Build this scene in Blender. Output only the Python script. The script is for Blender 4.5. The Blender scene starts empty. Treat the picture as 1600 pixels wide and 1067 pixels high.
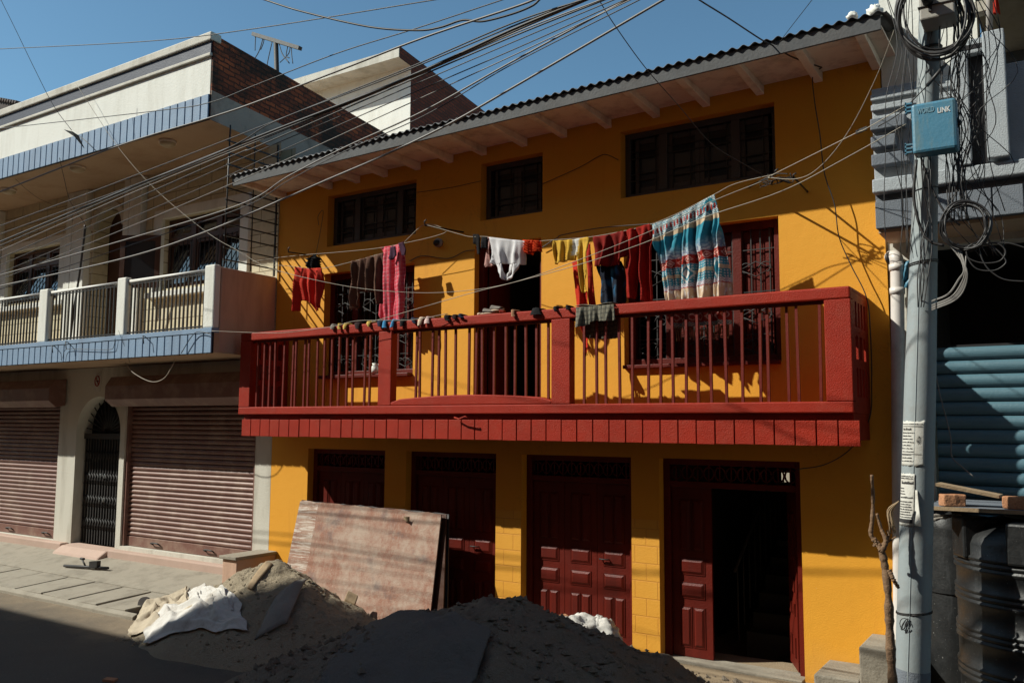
import bpy, bmesh, math, random
from mathutils import Vector, Matrix, noise
from mathutils.geometry import delaunay_2d_cdt
random.seed(7)
scene = bpy.context.scene
COL = scene.collection
RG = random.Random(11)

# ------------------------------------------------------------------ camera calibration (from vanishing points of the street fronts)
FPX = 1350.2022
ROT = ((0.8390132174826381, -0.047570845106073026, -0.5420275229038886),
       (0.5440782646691220, 0.08428266936328947, 0.8347905567024793),
       (0.0059718342298051, -0.9953057049675202, 0.09659653645467468))
CAM = Vector((0.0, -9.0, 2.65))
SUN = Vector((1.36, 1.0, -1.42))          # direction the light travels

def ray(px, py):
    c = (px - 800.0, py - 533.5, FPX)
    return Vector([sum(ROT[i][k] * c[k] for k in range(3)) for i in range(3)])

def at(px, py, Y=0.0):
    r = ray(px, py)
    return CAM + r * ((Y - CAM.y) / r.y)

def atx(px, py, X):
    r = ray(px, py)
    return CAM + r * ((X - CAM.x) / r.x)

def X0(px, py, Y=0.0):
    return at(px, py, Y).x

# ------------------------------------------------------------------ scene graph helpers
def link(o, parent=None):
    COL.objects.link(o)
    if parent is not None:
        o.parent = parent
        if parent.type == 'EMPTY':
            o.matrix_parent_inverse = Matrix.Translation(-Vector(parent.location))
    return o

def tag(o, label=None, cat=None, group=None, kind=None):
    if label: o['label'] = label
    if cat: o['category'] = cat
    if group: o['group'] = group
    if kind: o['kind'] = kind
    return o

def thing(name, loc, label, cat, group=None):
    o = bpy.data.objects.new(name, None)
    o.empty_display_size = 0.2
    o.location = loc
    COL.objects.link(o)
    return tag(o, label, cat, group)

class MB:
    """collects faces and builds ONE mesh object"""
    def __init__(s):
        s.v = []; s.f = []; s.m = []; s.cm = 0; s.sm = []
        s.smooth = False
    def add(s, vs, fs):
        b = len(s.v)
        s.v.extend([tuple(v) for v in vs])
        for f in fs:
            s.f.append(tuple(b + i for i in f)); s.m.append(s.cm); s.sm.append(s.smooth)
        return s
    def box(s, x0, x1, y0, y1, z0, z1):
        if x0 > x1: x0, x1 = x1, x0
        if y0 > y1: y0, y1 = y1, y0
        if z0 > z1: z0, z1 = z1, z0
        vs = [(x, y, z) for z in (z0, z1) for y in (y0, y1) for x in (x0, x1)]
        return s.add(vs, [(0, 2, 3, 1), (4, 5, 7, 6), (0, 1, 5, 4), (2, 6, 7, 3), (0, 4, 6, 2), (1, 3, 7, 5)])
    def hexa(s, p):
        """8 points: bottom 4 (ccw from above), top 4"""
        return s.add(p, [(3, 2, 1, 0), (4, 5, 6, 7), (0, 1, 5, 4), (1, 2, 6, 5), (2, 3, 7, 6), (3, 0, 4, 7)])
    def obox(s, c, u, v, w):
        """box centred at c with half-vectors u v w"""
        c, u, v, w = Vector(c), Vector(u), Vector(v), Vector(w)
        return s.hexa([c - u - v - w, c + u - v - w, c + u + v - w, c - u + v - w,
                       c - u - v + w, c + u - v + w, c + u + v + w, c - u + v + w])
    def quad(s, a, b, c, d):
        return s.add([a, b, c, d], [(0, 1, 2, 3)])
    def prism(s, pts, y0, y1):
        """polygon in the XZ plane given as (x,z), extruded along Y"""
        n = len(pts)
        vs = [(x, y0, z) for x, z in pts] + [(x, y1, z) for x, z in pts]
        fs = [tuple(range(n)), tuple(range(2 * n - 1, n - 1, -1))]
        for i in range(n):
            j = (i + 1) % n
            fs.append((i, i + n, j + n, j))
        return s.add(vs, fs)
    def prismx(s, pts, x0, x1):
        """polygon in the YZ plane given as (y,z), extruded along X"""
        n = len(pts)
        vs = [(x0, y, z) for y, z in pts] + [(x1, y, z) for y, z in pts]
        fs = [tuple(range(n)), tuple(range(2 * n - 1, n - 1, -1))]
        for i in range(n):
            j = (i + 1) % n
            fs.append((i, i + n, j + n, j))
        return s.add(vs, fs)
    def tube(s, pts, r, n=6, caps=True, r1=None):
        pts = [Vector(p) for p in pts]
        k = len(pts)
        if k < 2: return s
        vs = []
        t = (pts[1] - pts[0]).normalized()
        ref = Vector((0, 0, 1)) if abs(t.z) < .9 else Vector((1, 0, 0))
        nn = t.cross(ref).normalized()
        for i, p in enumerate(pts):
            if i == 0: t = pts[1] - pts[0]
            elif i == k - 1: t = pts[-1] - pts[-2]
            else: t = pts[i + 1] - pts[i - 1]
            if t.length < 1e-9: t = Vector((1, 0, 0))
            t.normalize()
            nn = (nn - t * nn.dot(t))
            if nn.length < 1e-6: nn = t.orthogonal()
            nn.normalize()
            bb = t.cross(nn)
            rr = r(i / (k - 1)) if callable(r) else (r if r1 is None else r + (r1 - r) * i / (k - 1))
            for j in range(n):
                a = 2 * math.pi * j / n
                vs.append(p + nn * (math.cos(a) * rr) + bb * (math.sin(a) * rr))
        fs = []
        for i in range(k - 1):
            for j in range(n):
                j2 = (j + 1) % n
                fs.append((i * n + j, i * n + j2, (i + 1) * n + j2, (i + 1) * n + j))
        if caps:
            fs.append(tuple(range(n - 1, -1, -1)))
            fs.append(tuple((k - 1) * n + j for j in range(n)))
        sm = s.smooth; s.smooth = True
        s.add(vs, fs); s.smooth = sm
        return s
    def lathe(s, prof, cx, cy, n=24, a0=0.0, a1=2 * math.pi):
        """prof: list of (radius,z)"""
        full = abs(a1 - a0 - 2 * math.pi) < 1e-6
        m = n if full else n + 1
        vs = []
        for r, z in prof:
            for j in range(m):
                a = a0 + (a1 - a0) * j / n
                vs.append((cx + r * math.cos(a), cy + r * math.sin(a), z))
        fs = []
        for i in range(len(prof) - 1):
            for j in range(n):
                j2 = (j + 1) % m
                fs.append((i * m + j, i * m + j2, (i + 1) * m + j2, (i + 1) * m + j))
        sm = s.smooth; s.smooth = True
        s.add(vs, fs); s.smooth = sm
        return s
    def grid(s, nu, nv, fn):
        vs = [fn(i / nu, j / nv) for j in range(nv + 1) for i in range(nu + 1)]
        fs = []
        for j in range(nv):
            for i in range(nu):
                a = j * (nu + 1) + i
                fs.append((a, a + 1, a + nu + 2, a + nu + 1))
        return s.add(vs, fs)
    def build(s, name, mats, parent=None, bevel=0.0, loc=None, weld=False):
        me = bpy.data.meshes.new(name)
        me.from_pydata(s.v, [], s.f)
        if not isinstance(mats, (list, tuple)): mats = [mats]
        for m in mats: me.materials.append(m)
        for p, mi, sm in zip(me.polygons, s.m, s.sm):
            p.material_index = mi; p.use_smooth = sm
        bm = bmesh.new(); bm.from_mesh(me)
        if weld: bmesh.ops.remove_doubles(bm, verts=bm.verts, dist=1e-5)
        bmesh.ops.recalc_face_normals(bm, faces=bm.faces)
        bm.to_mesh(me); bm.free()
        me.update()
        o = bpy.data.objects.new(name, me)
        if loc is not None: o.location = loc
        link(o, parent)
        if bevel > 0:
            md = o.modifiers.new('bevel', 'BEVEL'); md.width = bevel; md.segments = 2
            md.limit_method = 'ANGLE'; md.angle_limit = math.radians(40)
        return o

def smooth_path(pts, per=6):
    """Catmull-Rom through 3-D points"""
    P = [Vector(p) for p in pts]
    if len(P) < 3: return P
    out = []
    Q = [P[0] * 2 - P[1]] + P + [P[-1] * 2 - P[-2]]
    for i in range(1, len(Q) - 2):
        p0, p1, p2, p3 = Q[i - 1], Q[i], Q[i + 1], Q[i + 2]
        for k in range(per):
            t = k / per
            out.append(0.5 * ((2 * p1) + (p2 - p0) * t + (2 * p0 - 5 * p1 + 4 * p2 - p3) * t * t + (3 * p1 - p0 - 3 * p2 + p3) * t ** 3))
    out.append(P[-1])
    return out

# ------------------------------------------------------------------ materials
def srgb(r, g, b):
    def f(c):
        c /= 255.0
        return c / 12.92 if c <= .04045 else ((c + .055) / 1.055) ** 2.4
    return (f(r), f(g), f(b), 1.0)

class NT:
    def __init__(s, name):
        s.mat = bpy.data.materials.new(name); s.mat.use_nodes = True
        s.t = s.mat.node_tree; s.n = s.t.nodes; s.l = s.t.links
        s.bsdf = s.n['Principled BSDF']
        s.co = s.n.new('ShaderNodeTexCoord').outputs['Object']
    def map(s, scale=(1, 1, 1), rot=(0, 0, 0), loc=(0, 0, 0), vec=None):
        m = s.n.new('ShaderNodeMapping')
        m.inputs['Scale'].default_value = scale; m.inputs['Rotation'].default_value = rot; m.inputs['Location'].default_value = loc
        s.l.new(vec or s.co, m.inputs['Vector']); return m.outputs[0]
    def noise(s, scale, detail=4, rough=.55, vec=None, dist=0.0):
        n = s.n.new('ShaderNodeTexNoise')
        n.inputs['Scale'].default_value = scale; n.inputs['Detail'].default_value = detail
        n.inputs['Roughness'].default_value = rough; n.inputs['Distortion'].default_value = dist
        s.l.new(vec or s.co, n.inputs['Vector']); return n.outputs['Fac']
    def ramp(s, fac, stops):
        r = s.n.new('ShaderNodeValToRGB'); e = r.color_ramp.elements
        while len(e) < len(stops): e.new(.5)
        for el, (p, c) in zip(e, stops):
            el.position = p
            el.color = c if len(c) == 4 else (*c, 1)
        s.l.new(fac, r.inputs['Fac']); return r.outputs['Color']
    def mix(s, fac, a, b, mode='MIX'):
        m = s.n.new('ShaderNodeMix'); m.data_type = 'RGBA'; m.blend_type = mode
        for sock, val in ((m.inputs[0], fac), (m.inputs[6], a), (m.inputs[7], b)):
            if hasattr(val, 'is_output') or isinstance(val, bpy.types.NodeSocket): s.l.new(val, sock)
            else: sock.default_value = val
        return m.outputs[2]
    def math(s, op, a, b=0.0):
        m = s.n.new('ShaderNodeMath'); m.operation = op
        for sock, val in ((m.inputs[0], a), (m.inputs[1], b)):
            if isinstance(val, bpy.types.NodeSocket): s.l.new(val, sock)
            else: sock.default_value = val
        return m.outputs[0]
    def sep(s, vec=None):
        m = s.n.new('ShaderNodeSeparateXYZ'); s.l.new(vec or s.co, m.inputs[0]); return m.outputs
    def comb(s, x, y, z=0.0):
        m = s.n.new('ShaderNodeCombineXYZ')
        for sock, val in zip(m.inputs, (x, y, z)):
            if isinstance(val, bpy.types.NodeSocket): s.l.new(val, sock)
            else: sock.default_value = val
        return m.outputs[0]
    def bump(s, height, strength=.3, dist=.02):
        b = s.n.new('ShaderNodeBump'); b.inputs['Strength'].default_value = strength; b.inputs['Distance'].default_value = dist
        s.l.new(height, b.inputs['Height']); s.l.new(b.outputs[0], s.bsdf.inputs['Normal'])
    def color(s, c):
        if isinstance(c, bpy.types.NodeSocket): s.l.new(c, s.bsdf.inputs['Base Color'])
        else: s.bsdf.inputs['Base Color'].default_value = c
    def rough(s, r):
        if isinstance(r, bpy.types.NodeSocket): s.l.new(r, s.bsdf.inputs['Roughness'])
        else: s.bsdf.inputs['Roughness'].default_value = r
    def set(s, **k):
        for a, b in k.items():
            s.bsdf.inputs[a].default_value = b

def shade(c, f):
    return (min(1, c[0] * f), min(1, c[1] * f), min(1, c[2] * f), 1)

def paint(name, c, rough=.6, var=.12, vs=1.6, bump=.25, bs=60, stain=None, stain_amt=.3, ss=2.5, spec=.5, metal=0.0, streak=False):
    """painted or plain surface with uneven colour, fine relief and stains"""
    m = NT(name)
    base = m.mix(m.noise(vs, 5, .6), shade(c, 1 - var), shade(c, 1 + var))
    if stain is not None:
        v = m.map((1, 1, .18)) if streak else None
        f = m.ramp(m.noise(ss, 7, .68, vec=v), [(.5 - .02, (0, 0, 0)), (.72, (1, 1, 1))])
        base = m.mix(m.math('MULTIPLY', f, stain_amt), base, stain)
    m.color(base)
    if bump > 0:
        m.bump(m.noise(bs, 4, .6), bump, .012)
    rr = m.noise(vs * 3, 4)
    m.rough(m.math('MULTIPLY_ADD', rr, .25) if False else m.math('ADD', m.math('MULTIPLY', rr, .22), rough - .11))
    m.set(**{'Specular IOR Level': spec, 'Metallic': metal})
    return m.mat

def brickmat(name, c1, c2, mortar, plane='yz', bw=.24, bh=.085, bump=.6, moss=None, rough=.9, patch=None, offset=.5, msize=.012):
    m = NT(name)
    x, y, z = m.sep()
    u = y if plane == 'yz' else x
    vec = m.comb(u, z, 0.0)
    if moss is not None:
        wv = m.n.new('ShaderNodeVectorMath'); wv.operation = 'ADD'; nz = m.n.new('ShaderNodeTexNoise'); nz.inputs['Scale'].default_value = 5; sc = m.n.new('ShaderNodeVectorMath'); sc.operation = 'SCALE'; sc.inputs['Scale'].default_value = .05
        m.l.new(m.co, nz.inputs['Vector']); m.l.new(nz.outputs['Color'], sc.inputs[0]); m.l.new(vec, wv.inputs[0]); m.l.new(sc.outputs[0], wv.inputs[1]); vec = wv.outputs[0]
    b = m.n.new('ShaderNodeTexBrick')
    m.l.new(vec, b.inputs['Vector'])
    b.offset = offset
    for k, v in (('Color1', c1), ('Color2', c2), ('Mortar', mortar), ('Scale', 1.0), ('Mortar Size', msize), ('Mortar Smooth', .15), ('Bias', 0.0), ('Brick Width', bw), ('Row Height', bh)):
        b.inputs[k].default_value = v
    c = b.outputs['Color']
    c = m.mix(m.math('MULTIPLY', m.noise(7, 6, .7), .75), c, shade(c1, .35))
    if moss is not None:
        f = m.ramp(m.noise(1.1, 6, .65), [(.47, (0, 0, 0)), (.6, (1, 1, 1))])
        c = m.mix(m.math('MULTIPLY', f, .85), c, moss)
    if patch is not None:
        f = m.ramp(m.noise(.9, 7, .7), [(.55, (0, 0, 0)), (.57, (1, 1, 1))])
        c = m.mix(f, c, patch)
    m.color(c); m.rough(rough)
    h = m.math('ADD', m.math('MULTIPLY', b.outputs['Fac'], -1.0), m.math('MULTIPLY', m.noise(40, 4), .5))
    m.bump(h, bump, .02)
    return m.mat

def vcol(name, rough=.9, bump=.25, bs=220):
    """cloth whose woven or printed pattern is stored per vertex"""
    m = NT(name)
    a = m.n.new('ShaderNodeVertexColor'); a.layer_name = 'pattern'
    m.color(m.mix(m.math('MULTIPLY', m.noise(14, 4), .25), a.outputs['Color'], (.05, .04, .04, 1)))
    m.rough(rough); m.bump(m.noise(bs, 3), bump, .004)
    m.set(**{'Specular IOR Level': .2})
    tr = m.n.new('ShaderNodeBsdfTranslucent'); m.l.new(a.outputs['Color'], tr.inputs['Color']); mx = m.n.new('ShaderNodeMixShader'); mx.inputs[0].default_value = .22
    out = m.n['Material Output']; m.l.new(m.bsdf.outputs[0], mx.inputs[1]); m.l.new(tr.outputs[0], mx.inputs[2]); m.l.new(mx.outputs[0], out.inputs['Surface'])
    return m.mat

M = {}
M['orange'] = None
def orange():
    m = NT('orange_plaster')
    c = srgb(228, 146, 38)
    base = m.mix(m.noise(.8, 5, .6), srgb(216, 147, 37), srgb(224, 161, 52))
    f = m.ramp(m.noise(5, 8, .7), [(.62, (0, 0, 0)), (.8, (1, 1, 1))])
    base = m.mix(m.math('MULTIPLY', f, .35), base, srgb(196, 120, 40))
    v = m.map((3, 3, .25))
    f2 = m.ramp(m.noise(2.0, 6, .6, vec=v), [(.6, (0, 0, 0)), (.85, (1, 1, 1))])
    base = m.mix(m.math('MULTIPLY', f2, .5), base, srgb(176, 104, 38))
    crk = m.math('ABSOLUTE', m.math('SUBTRACT', m.noise(1.3, 8, .62, dist=.6), .5))
    crk = m.ramp(crk, [(0.0, (1, 1, 1)), (.0022, (0, 0, 0))])
    base = m.mix(m.math('MULTIPLY', crk, m.math('MULTIPLY', m.ramp(m.noise(.5, 2), [(.5, (0, 0, 0)), (.62, (1, 1, 1))]), .4)), base, srgb(120, 72, 30))
    # splashed dust close to the ground
    z = m.sep()[2]
    lo = m.ramp(m.math('ADD', z, m.math('MULTIPLY', m.noise(3, 5), .35)), [(.3, (1, 1, 1)), (.75, (0, 0, 0))])
    base = m.mix(m.math('MULTIPLY', lo, .35), base, srgb(176, 140, 84))
    chips = m.ramp(m.noise(38, 3, .5), [(.77, (0, 0, 0)), (.785, (1, 1, 1))])
    base = m.mix(m.math('MULTIPLY', chips, .5), base, srgb(214, 196, 170))
    m.color(base); m.rough(.72)
    m.bump(m.math('ADD', m.math('MULTIPLY', m.noise(9, 4), 1.2), m.noise(75, 4)), .22, .012)
    m.set(**{'Specular IOR Level': .3})
    return m.mat
M['orange'] = orange()

def blocks():
    m = NT('orange_block_pillar')
    x, y, z = m.sep()
    b = m.n.new('ShaderNodeTexBrick'); m.l.new(m.comb(x, z, 0.0), b.inputs['Vector'])
    for k, v in (('Scale', 1.0), ('Mortar Size', .006), ('Mortar Smooth', .3), ('Brick Width', .27), ('Row Height', .19)):
        b.inputs[k].default_value = v
    base = m.mix(m.noise(2.2, 5, .6), srgb(214, 147, 39), srgb(224, 162, 56))
    base = m.mix(m.math('MULTIPLY', b.outputs['Fac'], .45), base, srgb(184, 112, 36))
    base = m.mix(m.math('MULTIPLY', m.ramp(m.noise(6, 8, .7), [(.6, (0, 0, 0)), (.8, (1, 1, 1))]), .4), base, srgb(190, 122, 46))
    m.color(base); m.rough(.62)
    m.bump(m.math('ADD', m.math('MULTIPLY', b.outputs['Fac'], -1.0), m.math('MULTIPLY', m.noise(60, 4), .4)), .5, .012)
    return m.mat
M['block'] = blocks()
M['red'] = paint('red_gloss_paint', srgb(148, 36, 15), .55, .3, 2.6, .55, 100, stain=srgb(150, 70, 52), stain_amt=.28, ss=6, spec=.2)
M['redbar'] = paint('red_bar_paint', srgb(104, 32, 24), .5, .2, 6, .2, 60, spec=.3)
M['darkred'] = paint('maroon_door_paint', srgb(92, 24, 13), .5, .25, 3, .3, 50, stain=srgb(60, 20, 14), stain_amt=.5, ss=4, spec=.25, streak=True)
M['darkwood'] = paint('dark_brown_wood', srgb(62, 58, 58), .5, .25, 4, .3, 40)
M['brownwood'] = paint('brown_varnished_wood', srgb(72, 42, 28), .4, .25, 4, .25, 40)
M['white'] = paint('white_lime_paint', srgb(222, 222, 214), .8, .05, 1.2, .35, 30, stain=srgb(176, 172, 158), stain_amt=.45, ss=3, streak=True)
M['dirtywhite'] = paint('dirty_white_paint', srgb(196, 192, 180), .8, .08, 1.5, .35, 30, stain=srgb(128, 118, 100), stain_amt=.6, ss=2.5, streak=True)
M['soffit'] = paint('soffit_board_paint', srgb(240, 228, 212), .75, .08, 2, .25, 25, stain=srgb(120, 84, 56), stain_amt=.5, ss=3.2)
M['slabunder'] = paint('cream_ceiling_plaster', srgb(186, 160, 132), .85, .06, 1, .2, 30, stain=srgb(146, 112, 80), stain_amt=.5, ss=1.2)
M['cream'] = brickmat('cream_tile_wall', srgb(224, 212, 176), srgb(232, 220, 188), srgb(128, 108, 72), 'xz', .62, .2, .35, rough=.7, msize=.008)
M['bluegrey'] = paint('bluegrey_strip_paint', srgb(122, 146, 172), .7, .1, 2.5, .3, 40, stain=srgb(96, 104, 120), stain_amt=.5, ss=3, streak=True)
M['navy'] = paint('navy_band_paint', srgb(38, 44, 64), .6, .2, 2, .25, 40)
M['gap'] = paint('joint_and_shade_black', srgb(34, 32, 34), .9, .1, 2, 0)  # joints, and also the recess above the blue shutter, blackened in place of shade
M['pinkwall'] = paint('pinkish_plaster', srgb(188, 154, 132), .85, .1, 1.4, .3, 30, stain=srgb(112, 76, 60), stain_amt=.5, ss=2.2, streak=True)
M['brick'] = brickmat('mossy_brick', srgb(196, 98, 54), srgb(110, 52, 34), srgb(40, 33, 28), 'yz', .23, .075, .9, moss=srgb(30, 32, 24), rough=.95)
M['brick2'] = brickmat('red_brick', srgb(138, 64, 40), srgb(96, 46, 32), srgb(60, 48, 42), 'yz', .23, .075, .9, rough=.95)
M['slabside'] = paint('peeling_plaster', srgb(168, 148, 132), .9, .15, 3, .5, 25, stain=srgb(70, 54, 44), stain_amt=.95, ss=1.1)
M['shutterbrown'] = paint('maroon_shutter_paint', srgb(114, 80, 70), .5, .14, 2, .2, 30, stain=srgb(160, 138, 122), stain_amt=.6, ss=2.4)
M['shutterblue'] = paint('blue_shutter_paint', srgb(76, 108, 120), .5, .14, 2, .2, 30, stain=srgb(44, 80, 98), stain_amt=.5, ss=4)
M['iron'] = paint('dark_iron', srgb(36, 33, 32), .6, .2, 6, .2, 80)
M['blackbar'] = paint('black_bar', srgb(24, 23, 22), .5, .2, 6, .1, 80)
M['handrail'] = paint('pale_handrail', srgb(206, 204, 198), .5, .06, 3, .1, 60)
M['greywall'] = paint('grey_textured_paint', srgb(164, 170, 174), .8, .08, 1.5, .7, 90, stain=srgb(136, 140, 142), stain_amt=.4, ss=2)
M['greydark'] = paint('slate_grey_paint', srgb(104, 110, 118), .75, .1, 2, .5, 80)
M['concrete'] = paint('concrete', srgb(146, 138, 124), .9, .12, 2, .6, 40, stain=srgb(98, 90, 78), stain_amt=.6, ss=3)
M['pink'] = paint('dusty_pink_cement', srgb(178, 152, 138), .8, .08, 2, .3, 40, stain=srgb(160, 136, 120), stain_amt=.5)
M['corr'] = paint('weathered_roof_sheet', srgb(96, 96, 98), .6, .15, 2.5, .2, 40, stain=srgb(64, 54, 48), stain_amt=.6, ss=3, metal=.3)
M['fascia'] = paint('weathered_grey_board', srgb(72, 73, 75), .75, .15, 2, .35, 30, stain=srgb(70, 64, 60), stain_amt=.6, ss=2.6, streak=True)
M['galv'] = paint('galvanised_steel', srgb(142, 150, 152), .62, .12, 2.2, .15, 30, stain=srgb(132, 108, 88), stain_amt=.3, ss=3.5, metal=.1, spec=.3)
def glass2():
    m = NT('sky_reflecting_glass'); m.color((.03, .035, .04, 1)); m.rough(.04); m.set(**{'Specular IOR Level': 1.0, 'Coat Weight': .6, 'Coat Roughness': .03}); m.bump(m.noise(1.5, 2), .1, .02); return m.mat
M['glassL'] = glass2()
M['cable'] = paint('black_cable_sheath', srgb(44, 42, 42), .5, .15, 4, 0)
M['cablegrey'] = paint('grey_cable_sheath', srgb(120, 116, 112), .5, .15, 4, 0)
M['rope'] = paint('pale_cord', srgb(160, 152, 138), .8, .12, 8, .2, 200)
M['boxblue'] = paint('blue_box_paint', srgb(62, 118, 144), .5, .12, 5, .15, 40, stain=srgb(124, 122, 92), stain_amt=.5, ss=14, streak=True)
M['boxgrey'] = paint('grey_box_paint', srgb(150, 146, 138), .6, .1, 3, .2, 40, stain=srgb(100, 92, 84), stain_amt=.5, ss=3)
M['pvc'] = paint('white_pvc', srgb(206, 200, 194), .45, .06, 2, .05, 40, stain=srgb(150, 140, 128), stain_amt=.4, ss=3)
M['paper'] = paint('weathered_paper', srgb(196, 194, 186), .85, .08, 8, .2, 60, stain=srgb(150, 140, 124), stain_amt=.5, ss=10)
M['ink'] = paint('black_ink', srgb(50, 48, 48), .8, .1, 8, 0)
M['tank'] = None
M['redbrick'] = paint('clay_brick', srgb(172, 122, 88), .95, .15, 8, .8, 50, stain=srgb(120, 78, 54), stain_amt=.5, ss=12)
M['plank'] = paint('grey_plank', srgb(150, 128, 100), .9, .15, 5, .4, 40, stain=srgb(96, 80, 62), stain_amt=.5, ss=6)
M['bark'] = paint('dry_bark', srgb(120, 94, 70), .95, .25, 9, .9, 45, stain=srgb(66, 46, 34), stain_amt=.7, ss=14)
M['sack'] = paint('white_woven_sack', srgb(192, 188, 182), .7, .08, 4, .5, 90, stain=srgb(126, 110, 92), stain_amt=.75, ss=3)
M['sheet'] = paint('grey_cement_sheet', srgb(128, 122, 114), .9, .12, 3, .5, 26, stain=srgb(92, 86, 80), stain_amt=.5, ss=3.5)
M['rubber'] = paint('dark_rubber', srgb(30, 30, 30), .7, .1, 4, .1)
M['lampglass'] = paint('frosted_lamp_glass', srgb(176, 160, 132), .4, .06, 3, .05)
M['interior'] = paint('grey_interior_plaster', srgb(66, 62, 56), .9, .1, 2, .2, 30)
M['plant'] = paint('green_leaf', srgb(58, 92, 40), .6, .2, 8, .1)
M['tileroof'] = paint('dark_tile', srgb(64, 52, 46), .9, .2, 6, .3)
M['cloth'] = vcol('patterned_cloth')

def tankmat():
    m = NT('black_tank_plastic')
    base = m.mix(m.noise(3, 5), (.006, .0065, .007, 1), (.013, .0135, .014, 1))
    st = m.ramp(m.noise(9, 7, .7, vec=m.map((1, 1, .12))), [(.56, (0, 0, 0)), (.75, (1, 1, 1))])
    base = m.mix(m.math('MULTIPLY', st, .16), base, srgb(120, 122, 124))
    sp = m.ramp(m.noise(60, 3, .6), [(.69, (0, 0, 0)), (.72, (1, 1, 1))])
    base = m.mix(m.math('MULTIPLY', m.math('MULTIPLY', sp, m.noise(4, 4)), .8), base, srgb(170, 168, 162))
    m.color(base); m.rough(m.math('ADD', m.math('MULTIPLY', m.noise(12, 4), .3), .32)); m.bump(m.noise(40, 4), .2, .01)
    return m.mat
M['tank'] = tankmat()
def glass():
    m = NT('window_glass')
    m.color((.02, .022, .026, 1)); m.rough(.1); m.set(**{'Specular IOR Level': .35})
    m.bump(m.noise(2.5, 2), .12, .02)
    return m.mat
M['glass'] = glass()

def sand(name, c1, c2, pebble):
    m = NT(name)
    base = m.mix(m.noise(1.6, 6, .65), c1, c2)
    sp = m.ramp(m.noise(55, 4, .6), [(.6, (0, 0, 0)), (.7, (1, 1, 1))])
    base = m.mix(m.math('MULTIPLY', sp, .5), base, pebble)
    base = m.mix(m.math('MULTIPLY', m.noise(16, 6, .7), .55), base, shade(c1, .55))
    m.color(base); m.rough(.95)
    m.bump(m.math('ADD', m.math('MULTIPLY', m.noise(14, 6, .7), 1.6), m.math('ADD', m.noise(60, 4, .6), m.math('MULTIPLY', m.noise(150, 2), .5))), .9, .03)
    m.set(**{'Specular IOR Level': .15})
    return m.mat
M['sand1'] = sand('brown_sand', srgb(178, 164, 142), srgb(152, 138, 116), srgb(202, 190, 170))
M['packed'] = sand('packed_grey_sand', srgb(128, 124, 118), srgb(108, 105, 102), srgb(140, 136, 130))
M['sand2'] = sand('grey_gravel_sand', srgb(146, 134, 118), srgb(118, 108, 98), srgb(186, 176, 162))
SKY, SUNE, EXPO = .108, 4.9, .28
SX1, SX2, AZ1, AZ2, AZ3, SX3 = -20.4, -16.0, 11.35, 13.98, 12.8, 24
# ================================================================== the yellow house
def holed_wall(mb, x0, x1, z0, z1, holes, y, th, reveal=True):
    xs = sorted({x0, x1, *[h[0] for h in holes], *[h[1] for h in holes]})
    zs = sorted({z0, z1, *[h[2] for h in holes], *[h[3] for h in holes]})
    def inside(x, z):
        return any(h[0] < x < h[1] and h[2] < z < h[3] for h in holes)
    for i in range(len(xs) - 1):
        for j in range(len(zs) - 1):
            a, b, c, d = xs[i], xs[i + 1], zs[j], zs[j + 1]
            if inside((a + b) / 2, (c + d) / 2): continue
            mb.quad((a, y, c), (b, y, c), (b, y, d), (a, y, d))
            mb.quad((a, y + th, c), (a, y + th, d), (b, y + th, d), (b, y + th, c))
    if reveal:
        for a, b, c, d in holes:
            mb.quad((a, y, c), (a, y, d), (a, y + th, d), (a, y + th, c))
            mb.quad((b, y, c), (b, y + th, c), (b, y + th, d), (b, y, d))
            mb.quad((a, y, d), (b, y, d), (b, y + th, d), (a, y + th, d))
            mb.quad((a, y, c), (a, y + th, c), (b, y + th, c), (b, y, c))

YX0, YX1 = -10.13, -1.47
DOORS = [(-9.36, -7.89), (-7.52, -6.07), (-5.69, -4.23), (-3.89, -2.36)]
DZ = 2.30
W1 = (-9.12, -7.43, 3.325, 4.84)
FD = (-6.43, -5.42, 2.80, 4.96)
W3 = (-4.305, -2.515, 3.33, 4.86)
U1 = (-9.10, -7.42, 5.24, 6.00)
U2 = (-6.345, -5.405, 5.284, 6.04)
U3 = (-4.34, -2.528, 5.30, 6.10)
house = thing('yellow_house', (-5.8, 0, .15), 'bright orange-yellow plastered three-storey house with a red railed balcony', 'house')
mb = MB()
holed_wall(mb, YX0, YX1, -.2, 6.5, [(a, b, .13, DZ) for a, b in DOORS] + [W1, FD, W3, U1, U2, U3], 0.0, .26)
mb.quad((YX0, 0, -.2), (YX0, 0, 6.5), (YX0, 8, 6.5), (YX0, 8, -.2))
mb.quad((YX1, 0, -.2), (YX1, 8, -.2), (YX1, 8, 6.5), (YX1, 0, 6.5))
hb = at(1229, 746, 8.0); holed_wall(mb, YX0, YX1, -.2, 6.5, [(hb.x - .22, hb.x + .3, hb.z - .12, hb.z + .3)], 8.0, .02)
mb.build('wall', M['orange'], house)
# two ground-floor piers are faced with painted blocks
for a, b in ((-6.07, -5.69), (-4.23, -3.89)):
    p = MB(); p.box(a + .004, b - .004, -.006, .01, .1, 1.62)
    p.build('pillar_facing', M['block'], house)
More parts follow.
